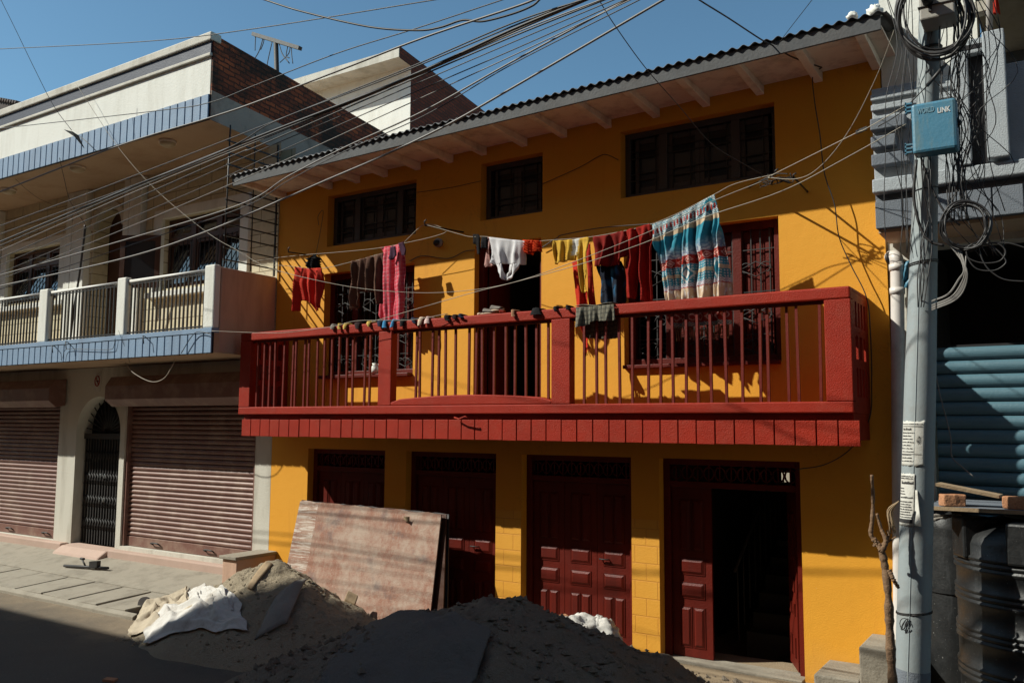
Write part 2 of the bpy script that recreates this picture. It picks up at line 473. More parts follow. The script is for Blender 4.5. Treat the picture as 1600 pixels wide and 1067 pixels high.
# inner partitions, floors and back rooms
mb = MB()
for z in (2.56, 5.08, 6.46): mb.box(YX0 + .02, YX1 - .02, .27, 7.9, z, z + .1)
for x in (-7.72, -5.88, -4.06): mb.box(x - .05, x + .05, .27, 3.6, -.1, 2.56)
for x in (-6.9, -4.9): mb.box(x - .05, x + .05, .27, 3.6, 2.66, 6.46)
hp = at(1229, 746, 3.6); holed_wall(mb, YX0 + .02, YX1 - .02, -.1, 6.4, [(hp.x - .10, hp.x + .07, hp.z - .07, hp.z + .07)], 3.6, .1)
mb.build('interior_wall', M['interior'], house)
mb = MB()      # staircase seen through the open shop door
for k in range(9):
    mb.box(-3.3, -2.4, 1.1 + .25 * k, 1.4 + .25 * k, .0, .3 + .18 * k)
mb.tube([(-3.36, .9, 1.0), (-3.36, 3.2, 2.5)], .02)
for k in range(10):
    mb.tube([(-3.36, 1.0 + .22 * k, .2 + .15 * k), (-3.36, 1.0 + .22 * k, 1.05 + .145 * k)], .009)
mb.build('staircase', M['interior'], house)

# ------------------------------------------------------------------ roof, fascia, rafters, soffit
EY = -.93
def eavez(x): return 6.245 + (x + 10.04) * .0163          # the eave climbs slightly to the right
def sheet(u, v):
    x = -10.14 + u * 8.90
    y = EY - .03 + v * 5.0
    z = eavez(x) - .012 + (y - EY) * .235 + .015 * math.sin(2 * math.pi * x / .112) + .012 * noise.noise(Vector((x * .8, y, 3)))
    return (x, y, z)
rf = MB(); rf.smooth = True; rf.grid(620, 6, sheet)
def sheet2(u, v):
    x = -10.14 + u * 8.90
    return (x, 4.04 + v * 4.4, eavez(x) - .012 + 4.97 * .235 - v * 1.0 + .021 * math.sin(2 * math.pi * x / .118))
rf.grid(310, 2, sheet2)
roof = rf.build('roof', M['corr'], house)
sd = roof.modifiers.new('thick', 'SOLIDIFY'); sd.thickness = .004
def tilt(mb, x0, x1, y0, y1, dz0, dz1, n=6):
    for k in range(n):
        a = x0 + (x1 - x0) * k / n; b = x0 + (x1 - x0) * (k + 1) / n
        e0, e1 = eavez(a), eavez(b)
        mb.hexa([(a, y0, e0 + dz0), (b, y0, e1 + dz0), (b, y1, e1 + dz0), (a, y1, e0 + dz0),
                 (a, y0, e0 + dz1), (b, y0, e1 + dz1), (b, y1, e1 + dz1), (a, y1, e0 + dz1)])
mb = MB(); tilt(mb, -10.1, -1.30, EY, EY + .03, -.165, -.03, 1)
mb.build('fascia_board', M['fascia'], house)
sf = MB()
for k in range(4):                                             # soffit boards with open joints
    y0 = EY + .034 + k * .224; tilt(sf, -10.1, -1.32, y0, y0 + .216, -.075 + k * .004, -.055 + k * .004, 1)
sf.build('soffit', M['soffit'], house)
def rafter(x):
    r = MB(); e = eavez(x)
    r.hexa([(x - .042, EY + .032, e - .13), (x + .042, EY + .032, e - .13), (x + .042, -.004, e - .165), (x - .042, -.004, e - .165),
            (x - .042, EY + .032, e - .076), (x + .042, EY + .032, e - .076), (x + .042, -.004, e - .064), (x - .042, -.004, e - .064)])
    return r
for px, py in ((1279, 119), (1188, 139), (1104, 158), (1026, 173), (951, 190), (882, 207), (820, 222), (757, 234), (705, 247), (654, 259), (603, 270), (560, 282), (517, 290)):
    rafter(X0(px, py)).build('rafter', M['soffit'], house, bevel=.005)
for x in (-10.02, -1.50): rafter(x).build('rafter', M['soffit'], house, bevel=.005)
mb = MB()
for x in (YX0, YX1 - .0): mb.prismx([(0, 6.45), (8, 6.45), (4.0, 7.4)], x - .01, x + .01)
mb.build('gable', M['orange'], house)

# ------------------------------------------------------------------ windows and doors
def bars_x(mb, x0, x1, zs, y, r): [mb.box(x0, x1, y - r, y + r, z - r, z + r) for z in zs]
def bars_z(mb, xs, z0, z1, y, r): [mb.box(x - r, x + r, y - r, y + r, z0, z1) for x in xs]

def window(rect, mulls, mat, y=.13, fw=.07):
    x0, x1, z0, z1 = rect
    f = MB()
    f.box(x0 + .002, x0 + fw, y, y + .09, z0 + .002, z1 - .002); f.box(x1 - fw, x1 - .002, y, y + .09, z0 + .002, z1 - .002)
    f.box(x0 + fw, x1 - fw, y, y + .09, z0 + .002, z0 + fw); f.box(x0 + fw, x1 - fw, y, y + .09, z1 - fw, z1 - .002)
    for mx in mulls: f.box(mx - .05, mx + .05, y - .003, y + .085, z0 + fw, z1 - fw)
    return f

def upper_window(rect, mulls):
    x0, x1, z0, z1 = rect
    w = window(rect, mulls, None).build('window', M['darkwood'], house, bevel=.006)
    xs = [x0 + .07] + list(mulls) + [x1 - .07]
    g = MB()
    for a, b in zip(xs[:-1], xs[1:]):
        s = MB(); ins = .045
        a2, b2 = a + ins, b - ins
        n = 2 if b - a > .7 else 1
        for k in range(n):
            c0 = a2 + (b2 - a2) * k / n; c1 = a2 + (b2 - a2) * (k + 1) / n
            s.box(c0, c0 + .055, .165, .2, z0 + .08, z1 - .08); s.box(c1 - .055, c1, .165, .2, z0 + .08, z1 - .08)
            s.box(c0 + .055, c1 - .055, .165, .2, z0 + .08, z0 + .14); s.box(c0 + .055, c1 - .055, .165, .2, z1 - .14, z1 - .08)
        s.build('sash', M['darkwood'], w, bevel=.004)
        p = MB(); p.box(a2 + .01, b2 - .01, .18, .188, z0 + .1, z1 - .1); p.build('pane', M['glass'], w)
        for f in (.28, .38, .62, .72): bars_x(g, a, b, [z0 + (z1 - z0) * f], .152, .006)
        nb = max(2, round((b - a) / .2))
        bars_z(g, [a + (b - a) * (k + .5) / nb for k in range(nb)], z0 + .07, z1 - .07, .152, .005)
    g.build('grille', M['blackbar'], w)
upper_window(U1, [X0(549, 345), X0(616, 330)])
upper_window(U2, [])
upper_window(U3, [X0(1029, 240), X0(1143, 215)])

def curl(mb, cx, cz, y, r):
    """scroll work in the wrought-iron grille"""
    for s in (-1, 1):
        pts = [(cx + s * (r * 1.1 - r * .9 * (1 - t) * math.cos(t * 5)), y, cz + r * .8 * (1 - t * .6) * math.sin(t * 5)) for t in [k / 14 for k in range(15)]]
        mb.tube(pts, .006, 5)
    mb.tube([(cx - r * 1.6, y, cz), (cx, y, cz + r * .75), (cx + r * 1.6, y, cz), (cx, y, cz - r * .75), (cx - r * 1.6, y, cz)], .006, 5)

def panel(mb, x0, x1, z0, z1, y, d=.016):
    """raised field with sloping edges in front of the plane y"""
    g = .007; b = min(.03, (x1 - x0) * .22)
    o = [(x0, y - .001, z0), (x1, y - .001, z0), (x1, y - .001, z1), (x0, y - .001, z1)]
    i = [(x0 + b, y - d, z0 + b), (x1 - b, y - d, z0 + b), (x1 - b, y - d, z1 - b), (x0 + b, y - d, z1 - b)]
    mb.add(o + i, [(4, 5, 6, 7), (0, 1, 5, 4), (1, 2, 6, 5), (2, 3, 7, 6), (3, 0, 4, 7)])
    for (a, c) in (((x0 - g, z1), (x1 + g, z1 + g)), ((x0 - g, z0 - g), (x1 + g, z0)), ((x0 - g, z0), (x0, z1)), ((x1, z0), (x1 + g, z1))):
        mb.box(a[0], c[0], y - .007, y, a[1], c[1])

def leaf(x0, x1, z0, z1, y):
    mb = MB(); mb.box(x0 + .003, x1 - .003, y, y + .035, z0, z1)
    w = x1 - x0; m = w * .2; h = z1 - z0
    def two(a, b):
        panel(mb, x0 + m, x0 + w * .47, z0 + h * a, z0 + h * b, y); panel(mb, x0 + w * .53, x1 - m, z0 + h * a, z0 + h * b, y)
    two(.06, .29)
    panel(mb, x0 + m, x1 - m, z0 + h * .345, z0 + h * .435, y); panel(mb, x0 + m, x1 - m, z0 + h * .485, z0 + h * .575, y)
    two(.625, .93)
    return mb

def first_floor_window(rect, mulls, shut):
    x0, x1, z0, z1 = rect
    w = window(rect, mulls, None, .12, .085).build('window', M['darkred'], house, bevel=.006)
    xs = [x0 + .085] + list(mulls) + [x1 - .085]
    g = MB()
    for k, (a, b) in enumerate(zip(xs[:-1], xs[1:])):
        nb = max(3, round((b - a) / .115))
        bars_z(g, [a + (b - a) * (j + .5) / nb for j in range(nb)], z0 + .08, z1 - .08, .135, .006)
        for f in (.2, .5, .8): bars_x(g, a, b, [z0 + (z1 - z0) * f], .135, .005)
        for f in (.12, .33, .66): curl(g, (a + b) / 2, z0 + (z1 - z0) * f, .128, min(.16, (b - a) * .27))
        if k in shut:
            s = MB(); c0, c1 = a + .05, b - .03
            s.box(c0, c1, .175, .205, z0 + .09, z1 - .09)
            n = 3
            for j in range(n):
                q0 = c0 + (c1 - c0) * (j + .12) / n; q1 = c0 + (c1 - c0) * (j + .88) / n
                panel(s, q0, q1, z0 + .2, z0 + .6, .175); panel(s, q0, q1, z0 + .7, z1 - .22, .175)
            s.build('shutter_leaf', M['darkred'], w)
    g.build('grille', M['iron'], w)
    return w
first_floor_window(W1, [X0(546, 470), X0(612, 450)], (2,))
first_floor_window(W3, [X0(1040, 450), X0(1146, 400)], (1, 2))
x0, x1, z0, z1 = FD
f = MB(); f.box(x0 + .002, x0 + .08, .1, .19, z0, z1 - .002); f.box(x1 - .08, x1 - .002, .1, .19, z0, z1 - .002); f.box(x0 + .08, x1 - .08, .1, .19, z1 - .08, z1 - .002)
fd = f.build('balcony_door', M['darkred'], house, bevel=.006)
mb = MB()                                                      # its leaf stands open into the room
mb.box(x0 + .09, x0 + .125, .2, .66, z0 + .04, z1 - .1)
mb.build('door_leaf', M['darkred'], fd)

def shop_door(k, leaves, label=None):
    x0, x1 = DOORS[k]; z0, z1 = .14, DZ
    y = .11
    f = MB()
    f.box(x0 + .002, x0 + .075, y, y + .1, z0, z1 - .002); f.box(x1 - .075, x1 - .002, y, y + .1, z0, z1 - .002)
    f.box(x0 + .075, x1 - .075, y, y + .1, z1 - .07, z1 - .002); f.box(x0 + .075, x1 - .075, y + .002, y + .098, 1.985, 2.05)
    d = f.build('shop_door', M['darkred'], house, bevel=.005)
    if label: d['label'] = label
    t = MB()                                                   # carved transom: a row of pierced loops
    n = 11; a, b = x0 + .075, x1 - .075
    for j in range(n):
        cx = a + (b - a) * (j + .5) / n; hw = (b - a) / n * .46
        t.tube([(cx + hw * math.cos(q), y + .05, 2.14 + .07 * math.sin(q)) for q in [i * math.pi / 6 for i in range(13)]], .011, 5)
        t.box(cx - .008, cx + .008, y + .04, y + .06, 2.05, 2.23)
    t.build('transom_grille', M['darkred'], d)
    n = len(leaves); a, b = x0 + .08, x1 - .08
    for j, st in enumerate(leaves):
        q0 = a + (b - a) * j / n; q1 = a + (b - a) * (j + 1) / n
        if st == 'c':
            o = leaf(q0, q1, z0 + .03, 1.98, y + .045).build('door_leaf', M['darkred'], d)
            if j == n - 1:
                h = MB(); h.tube([(q0 + .05, y + .03, 1.12), (q0 + .05, y - .0, 1.12), (q0 + .16, y - .0, 1.12), (q0 + .16, y + .03, 1.12)], .008)
                h.build('bolt', M['iron'], o)
        elif st == 'o':                                        # folded back into the passage
            o = MB(); h_ = Vector((q1 - .01, y + .06, 0)); e_ = Vector((-.42, .9, 0)).normalized() * .46; n_ = Vector((e_.y, -e_.x, 0)).normalized() * -.016
            o.obox(h_ + e_ * .5 + Vector((0, 0, 1.08)), e_ * .5, n_, Vector((0, 0, .9)))
            for zz, hh in ((.4, .1), (.78, .06), (1.02, .06), (1.5, .25)):
                for s_ in ((.3, .12), (.7, .12)): o.obox(h_ + e_ * s_[0] + n_ * 1.4 + Vector((0, 0, zz)), e_ * s_[1], n_ * .5, Vector((0, 0, hh)))
            o.build('door_leaf', M['darkred'], d)
    s = MB(); s.box(x0 + .01, x1 - .01, -.07, .24, .05, .165); s.build('threshold', M['concrete'], d, bevel=.01)
shop_door(0, 'ccc'); shop_door(1, 'ccc'); shop_door(2, 'ccc')
shop_door(3, 'c o', 'shop door standing open on a dark passage with stairs')

# ------------------------------------------------------------------ balcony
BF = -.80                                                     # front plane
BL, BR = -9.95, -1.66
P = [(-9.95, -9.73), (-7.335, -7.125), (-4.81, -4.575), (-1.895, -1.66)]
mb = MB(); mb.box(BL + .04, BR - .02, BF + .08, -.002, 2.53, 2.78)
balc = mb.build('balcony', M['red'], house)
mb = MB(); mb.box(BL, BR, BF, BF + .13, 2.78, 2.885)
# the middle bay's low wall swells into a flat arch
prof = [(P[1][1] - .001, 2.885), (P[2][0] + .001, 2.885)] + [(P[2][0] + .001 + (P[1][1] - P[2][0] - .002) * t, 2.955 + .05 * math.sin(math.pi * t) + (0 if 0.02 < t < .98 else -.03)) for t in [k / 16 for k in range(17)]]
mb.prism(prof, BF + .004, BF + .12)
mb.build('bottom_rail', M['red'], balc, bevel=.012)
mb = MB()
mb.box(BL, P[3][1], BF - .003, BF + .125, 3.82, 3.935)
mb.build('top_rail', M['red'], balc, bevel=.016)
for i, (a, b) in enumerate(P):
    mb = MB(); mb.box(a, b, BF + .002, BF + .12, 2.886, 3.819); mb.build('post', M['red'], balc, bevel=.008)
mb = MB()
for a, b in ((P[0][1], P[1][0]), (P[1][1], P[2][0]), (P[2][1], P[3][0])): mb.box(a, b, BF + .05, BF + .075, 3.79, 3.819)
mb.build('under_bar', M['redbar'], balc)
proto = None
bx = [115, 170, 214, 280, 322, 389, 433, 502, 547, 619, 668, 741, 792, 870, 924, 1000, 1053]
pxs = [380 + v / 5.333 for v in bx]
pxs += [400 + v / 3.5575 for v in (880, 918, 977, 1016, 1063, 1116, 1177, 1215, 1270, 1327, 1395)] + [800 + v / 3.5575 for v in (15, 88, 138, 205)]
pxs += [840 + v / 5.335 for v in (383, 502, 576, 703, 785, 912, 998, 1130, 1215, 1355)] + [1080 + v / 3.81 for v in (125, 228, 295, 395, 468, 590, 655, 755)]
for px in pxs:
    x = X0(px, 585, BF + .06)
    mid = P[1][1] < x < P[2][0]
    if proto is None:
        q = MB(); q.box(-.0125, .0125, -.0125, .0125, 2.885, 3.80)
        proto = q.build('baluster', M['redbar'], balc, loc=(x, BF + .062, 0)); o = proto
    else:
        o = proto.copy(); COL.objects.link(o); o.location = (x + RG.uniform(-.006, .006), BF + .062, 0)
    o.rotation_euler = (RG.uniform(-.006, .006), RG.uniform(-.01, .01), 0)
# pierced end panels
def end_panel(x0, x1):
    mb = MB(); ys = [BF + .121, -.003]; W = ys[1] - ys[0]
    z0, z1 = 2.78, 3.9
    def Yf(t): return ys[0] + W * t
    rows = [(2.93, 3.2), (3.28, 3.5), (3.58, 3.82)]
    holes = []
    for r, (a, b) in enumerate(rows):
        n = 4 if r != 1 else 3
        for k in range(n):
            holes.append((.12 + .78 * k / n, .12 + .78 * (k + .55) / n, a, b))
    ts = sorted({0, 1, *[h[0] for h in holes], *[h[1] for h in holes]}); zs = sorted({z0, z1, *[h[2] for h in holes], *[h[3] for h in holes]})
    ins = lambda t, z: any(h[0] < t < h[1] and h[2] < z < h[3] for h in holes)
    for i in range(len(ts) - 1):
        for j in range(len(zs) - 1):
            t, z = (ts[i] + ts[i + 1]) / 2, (zs[j] + zs[j + 1]) / 2
            if ins(t, z): continue
            for x in (x0, x1):
                mb.quad((x, Yf(ts[i]), zs[j]), (x, Yf(ts[i + 1]), zs[j]), (x, Yf(ts[i + 1]), zs[j + 1]), (x, Yf(ts[i]), zs[j + 1]))
    for t0, t1, a, b in holes:
        p, q = Yf(t0), Yf(t1)
        mb.quad((x0, p, a), (x1, p, a), (x1, p, b), (x0, p, b)); mb.quad((x0, q, a), (x1, q, a), (x1, q, b), (x0, q, b))
        mb.quad((x0, p, a), (x1, p, a), (x1, q, a), (x0, q, a)); mb.quad((x0, p, b), (x1, p, b), (x1, q, b), (x0, q, b))
    mb.quad((x0, ys[0], z1), (x1, ys[0], z1), (x1, ys[1], z1), (x0, ys[1], z1)); mb.quad((x0, ys[0], z0), (x1, ys[0], z0), (x1, ys[1], z0), (x0, ys[1], z0))
    mb.build('side_panel', M['red'], balc)
    t = MB(); t.box(x0 - .004, x1 + .003, ys[0] + .005, ys[1], z1 + .001, z1 + .035); t.build('side_rail', M['red'], balc, bevel=.01)
end_panel(BR - .12, BR - .004); end_panel(BL + .004, BL + .12)
mb = MB()
mb.box(BL + .06, BR + .03, BF + .06, BF + .079, 2.49, 2.705)
n = 43; a0, a1 = BL + .04, BR + .045
for k in range(n):
    p = a0 + (a1 - a0) * k / n; q = a0 + (a1 - a0) * (k + 1) / n
    d = RG.uniform(-.003, .003)
    mb.box(p + .006, q - .006, BF + .035 + d, BF + .058, 2.48 + d, 2.712 + d)
mb.build('fascia_strip', M['red'], balc, bevel=.004)
mb = MB(); p0 = at(710, 652, BF - .01)
mb.tube([p0, p0 + Vector((.08, -.02, -.02)), p0 + Vector((.2, -.06, .01)), p0 + Vector((.24, -.03, -.02))], .010, 6)
mb.build('cable_stub', M['red'], balc)

# iron brackets that hold the washing lines
def bracket(p_wall, p_tip, hook=.05):
    mb = MB(); a, b = Vector(p_wall), Vector(p_tip)
    mb.tube([a, b], .011, 6); mb.tube([b, b + Vector((0, -.01, hook)), b + Vector((.03, -.01, hook + .015))], .009, 5)
    mb.build('line_bracket', M['iron'], house)
bracket(at(478, 398, -.0), at(451, 394, -.55)); bracket(at(724, 363, 0), at(664, 352, -.62)); bracket(at(1170, 292, 0), at(1212, 272, -.55), .03); bracket(at(1262, 300, 0), at(1240, 277, -.5), .02)
# ================================================================== the white house on the left
LX1 = -10.15
lh = thing('white_house', (-14.5, 0, .15), 'white and blue-grey two-storey house with maroon shop shutters and mossy brick side', 'house')
XL = -24.0
LF = -1.12
# ground floor: wall with one arched gateway and two shop openings
def arch_pts(cx, hw, zs, n=14, rise=None):
    r = rise or hw
    return [(cx + hw * math.cos(math.pi * k / n), zs + r * math.sin(math.pi * k / n)) for k in range(n + 1)]
GX0, GX1, GS = -15.33, -13.98, 2.50
gc, gh = (GX0 + GX1) / 2, (GX1 - GX0) / 2
S1 = (-19.6, -15.9, .50, 3.12); S2 = (-13.84, -10.49, .56, 3.12)
mb = MB()
def arch_wall(mb, x0, x1, z0, z1, cx, hw, zs, rise, y, th):
    """rectangle x0..x1,z0..z1 with an arched opening reaching down to z0"""
    ap = arch_pts(cx, hw, zs, 16, rise)
    for yy in (y, y + th):
        mb.quad((x0, yy, z0), (cx - hw, yy, z0), (cx - hw, yy, zs), (x0, yy, zs)); mb.quad((cx + hw, yy, z0), (x1, yy, z0), (x1, yy, zs), (cx + hw, yy, zs))
        xs = [x1] + [p[0] for p in ap] + [x0]; zz = [zs] + [p[1] for p in ap] + [zs]
        for i in range(len(xs) - 1):
            if abs(xs[i] - xs[i + 1]) < 1e-6: continue
            mb.quad((xs[i + 1], yy, zz[i + 1] if 0 < i + 1 < len(xs) - 1 else zs), (xs[i], yy, zz[i] if 0 < i < len(xs) - 1 else zs), (xs[i], yy, z1), (xs[i + 1], yy, z1))
    for i in range(len(ap) - 1):
        mb.quad((ap[i][0], y, ap[i][1]), (ap[i + 1][0], y, ap[i + 1][1]), (ap[i + 1][0], y + th, ap[i + 1][1]), (ap[i][0], y + th, ap[i][1]))
    for x in (cx - hw, cx + hw): mb.quad((x, y, z0), (x, y + th, z0), (x, y + th, zs), (x, y, zs))
arch_wall(mb, S1[1], S2[0], .15, 3.64, gc, gh, GS, .62, 0.0, .3)
holed_wall(mb, XL, S1[1], .15, 3.64, [S1], 0.0, .3); holed_wall(mb, S2[0], YX0 - .004, .15, 3.64, [S2], 0.0, .3)
mb.build('ground_floor_wall', M['dirtywhite'], lh)
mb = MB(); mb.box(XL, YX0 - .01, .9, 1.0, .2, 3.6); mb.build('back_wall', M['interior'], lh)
mb = MB()
for a, b in ((S1[0] - .5, GX0 - .05), (GX1 + .04, S2[1] + .28)): mb.box(a, b, -.16, .001, .1, .5)
mb.build('plinth', M['pink'], lh, bevel=.02)
def roller(rect, name='roller_shutter'):
    x0, x1, z0, z1 = rect
    mb = MB(); pitch = .079; n = int((z1 - z0 - .18) / pitch)
    prof = []
    for k in range(n):
        zb = z0 + .17 + k * pitch
        for t in range(6):
            a = t / 6
            prof.append((.115 - .027 * math.sin(math.pi * a) ** .7 + (0.006 if t == 0 else 0), zb + pitch * a))
    prof.append((.115, z0 + .17 + n * pitch))
    mb.smooth = False
    vs = [(x0 + .05, y, z) for y, z in prof] + [(x1 - .05, y, z) for y, z in prof]
    m = len(prof)
    mb.add(vs, [(i, i + m, i + m + 1, i + 1) for i in range(m - 1)])
    return mb, z0 + .17 + n * pitch
for rect in (S1, S2):
    x0, x1, z0, z1 = rect
    mb, zt = roller(rect)
    sh = mb.build('roller_shutter', M['shutterbrown'], lh)
    b = MB(); b.box(x0 + .05, x1 - .05, .085, .13, z0 + .005, z0 + .168); b.build('bottom_rail', M['shutterbrown'], sh, bevel=.006)
    for f in (.27, .68) if rect is S2 else (.55, .9):
        hx = x0 + (x1 - x0) * f
        h = MB(); h.tube(smooth_path([(hx - .09, .085, z0 + .07), (hx - .1, .04, z0 + .1), (hx, .03, z0 + .11), (hx + .1, .04, z0 + .1), (hx + .09, .085, z0 + .07)]), .012); h.build('handle', M['iron'], sh)
    g = MB(); g.box(x0 + .002, x0 + .06, .03, .16, z0, z1); g.box(x1 - .06, x1 - .002, .03, .16, z0, z1); g.build('side_channel', M['shutterbrown'], sh)
    c = MB(); xa, xb = x0 - .12, x1 + (.1 if rect is S2 else .2)
    c.prismx([(-.02, 2.97), (-.2, 2.93), (-.34, 3.05), (-.34, 3.28), (-.24, 3.44), (-.02, 3.46)], xa, xb)
    c.build('shutter_housing', M['shutterbrown'], sh, bevel=.008)
# folding iron gate in the arch
mb = MB()
n = 16
for k in range(n):
    x = GX0 + .06 + (GX1 - GX0 - .12) * k / (n - 1)
    mb.box(x - .013, x + .013, .16, .186, .5, 2.36)
for k in range(n - 1):
    xa = GX0 + .06 + (GX1 - GX0 - .12) * k / (n - 1); xb = GX0 + .06 + (GX1 - GX0 - .12) * (k + 1) / (n - 1)
    for z in (.75, 1.15, 1.55, 1.95):
        mb.tube([(xa, .15, z), (xb, .15, z + .2)], .008, 4); mb.tube([(xa, .156, z + .2), (xb, .156, z)], .008, 4)
mb.box(GX0 + .02, GX1 - .02, .14, .2, 2.36, 2.46)
gate = mb.build('folding_gate', M['iron'], lh)
for s in (-1, 1):
    for d in (0, .42):
        h = MB(); h.tube([(gc + s * .06, .13, 1.25 + d), (gc + s * .06 + .05, .1, 1.32 + d)], .009, 5); h.build('handle', M['galv'], gate)
mb = MB()
for k in range(13):
    a = math.pi * (k + .5) / 13
    mb.tube([(gc + .12 * math.cos(a), .19, GS - .02 + .1 * math.sin(a)), (gc + (gh - .01) * math.cos(a), .19, GS - .02 + .6 * math.sin(a))], .012, 5)
mb.lathe([(.0, .0)], 0, 0, 3) if False else None
mb.tube([(gc + .12 * math.cos(math.pi * k / 8), .19, GS - .02 + .1 * math.sin(math.pi * k / 8)) for k in range(9)], .014, 5)
mb.build('fanlight', M['iron'], gate)
mb = MB(); mb.prismx([(-.34, .3), (-.3, .38), (-.16, .47), (.12, .50), (.12, .2)], GX0 - .03, GX1 + .02); mb.build('doorstep', M['pink'], lh, bevel=.03)

# upper floor
UZ0, UZ1 = 3.98, 7.0
WR = (-13.0, -10.98, 4.93, 6.14); WL = (-18.1, -16.15, 5.02, 6.08)
AD = (-15.13, -14.10)
mb = MB()
holed_wall(mb, XL, -15.9, UZ0, UZ1, [WL], 0.0, .3)
mb.build('upper_wall', M['cream'], lh)
mb = MB()
holed_wall(mb, -13.5, YX0 - .01, UZ0, UZ1, [WR], 0.0, .3)
mb.build('upper_wall', M['cream'], lh)
mb = MB(); arch_wall(mb, -15.9, -13.5, UZ0, UZ1, (AD[0] + AD[1]) / 2, (AD[1] - AD[0]) / 2, 6.2, .45, .02, .3); mb.build('doorway_wall', M['cream'], lh)
mb = MB(); mb.box(XL, -10.3, 1.2, 1.3, UZ0, UZ1); mb.build('inner_wall', M['interior'], lh)
for a, b in ((-15.88, -15.24), (-14.06, -13.54), (-18.75, -18.35)):      # white pilasters, each split by a groove
    mb = MB(); w = (b - a)
    mb.box(a, a + w * .3, -.1, .03, UZ0, UZ1 - .02); mb.box(a + w * .3 + .02, b, -.1, .03, UZ0, UZ1 - .02); mb.box(a + w * .3, a + w * .3 + .02, -.07, .03, UZ0, UZ1 - .02)
    mb.build('pilaster', M['white'], lh, bevel=.006)
mb = MB()
ap = arch_pts((AD[0] + AD[1]) / 2, .55, 6.2, 16, .48); ai = arch_pts((AD[0] + AD[1]) / 2, .43, 6.2, 16, .37)
for i in range(16):
    mb.hexa([(ap[i][0], -.05, ap[i][1]), (ap[i + 1][0], -.05, ap[i + 1][1]), (ap[i + 1][0], .05, ap[i + 1][1]), (ap[i][0], .05, ap[i][1]),
             (ai[i][0], -.05, ai[i][1]), (ai[i + 1][0], -.05, ai[i + 1][1]), (ai[i + 1][0], .05, ai[i + 1][1]), (ai[i][0], .05, ai[i][1])])
mb.build('arch_moulding', M['dirtywhite'], lh)
mb = MB(); mb.box(AD[0] + .01, AD[1] - .01, .33, .39, UZ0, 6.7); mb.build('arched_door', M['brownwood'], lh)
for rect in (WR, WL):
    x0, x1, z0, z1 = rect
    s = MB()
    s.box(x0 - .22, x0 + .001, -.05, .02, z0 - .06, z1 + .16); s.box(x1 - .001, x1 + .2, -.05, .02, z0 - .06, z1 + .16); s.box(x0 + .001, x1 - .001, -.05, .02, z1 - .001, z1 + .16)
    s.build('window_surround', M['white'], lh, bevel=.006)
    s = MB(); s.box(x0 - .3, x1 + .28, -.12, .02, z0 - .16, z0 - .062); s.build('window_sill', M['white'], lh, bevel=.01)
    f = window(rect, [x0 + (x1 - x0) * t for t in (.34, .67)], None, .1, .075)
    f.box(x0 + .075, x1 - .075, .1, .185, z0 + (z1 - z0) * .66, z0 + (z1 - z0) * .74)
    w = f.build('window', M['brownwood'], lh, bevel=.005)
    for k in range(3):
        a = x0 + (x1 - x0) * k / 3 + .09; b = x0 + (x1 - x0) * (k + 1) / 3 - .09
        for za, zb in ((z0 + .1, z0 + (z1 - z0) * .64), (z0 + (z1 - z0) * .76, z1 - .1)):
            s = MB(); s.box(a - .03, a + .02, .12, .16, za - .02, zb + .02); s.box(b - .02, b + .03, .12, .16, za - .02, zb + .02); s.box(a + .02, b - .02, .12, .16, za - .02, za + .02); s.box(a + .02, b - .02, .12, .16, zb - .02, zb + .02)
            s.build('sash', M['brownwood'], w)
        p = MB(); tl = RG.uniform(-.02, .02)
        for za, zb in ((z0 + .08, z0 + (z1 - z0) * .66), (z0 + (z1 - z0) * .74, z1 - .08)):
            k_ = .13 * (zb - za); p.hexa([(a, .145 - k_ + tl, za), (b, .145 - k_ - tl, za), (b, .15 - k_ - tl, za), (a, .15 - k_ + tl, za), (a, .145 + k_ + tl, zb), (b, .145 + k_ - tl, zb), (b, .15 + k_ - tl, zb), (a, .15 + k_ + tl, zb)])
        p.build('pane', M['glassL'], w)
    g = MB(); bars_z(g, [x0 + .1 + (x1 - x0 - .2) * k / 16 for k in range(17)], z0 + .07, z1 - .4, .075, .006); g.build('grille', M['iron'], w)
# an open casement swung out from the right window
mb = MB(); p0 = Vector((-13.0, -.05, 0)); d = Vector((-.62, -.34, 0))
for t0, t1, za, zb in ((0, .12, 4.95, 5.86), (.88, 1, 4.95, 5.86), (.12, .88, 4.95, 5.06), (.12, .88, 5.76, 5.86)):
    a = p0 + d * t0; b = p0 + d * t1
    n = Vector((-d.y, d.x, 0)).normalized() * .02
    mb.hexa([(a - n) + Vector((0, 0, za)), (b - n) + Vector((0, 0, za)), (b + n) + Vector((0, 0, za)), (a + n) + Vector((0, 0, za)),
             (a - n) + Vector((0, 0, zb)), (b - n) + Vector((0, 0, zb)), (b + n) + Vector((0, 0, zb)), (a + n) + Vector((0, 0, zb))])
cs = mb.build('open_casement', M['brownwood'], lh)
mb = MB(); a = p0 + d * .1; b = p0 + d * .9; n = Vector((-d.y, d.x, 0)).normalized() * .004
mb.hexa([(a - n) + Vector((0, 0, 5.03)), (b - n) + Vector((0, 0, 5.03)), (b + n) + Vector((0, 0, 5.03)), (a + n) + Vector((0, 0, 5.03)),
         (a - n) + Vector((0, 0, 5.8)), (b - n) + Vector((0, 0, 5.8)), (b + n) + Vector((0, 0, 5.8)), (a + n) + Vector((0, 0, 5.8))])
mb.build('pane', M['glass'], cs)

def strip(mb, x0, x1, y, z0, z1, step=.178, g=.013, d=.02):
    n = max(1, round((x1 - x0) / step)); s = (x1 - x0) / n
    for k in range(n): mb.box(x0 + k * s + g, x0 + (k + 1) * s - g, y - d, y, z0, z1)

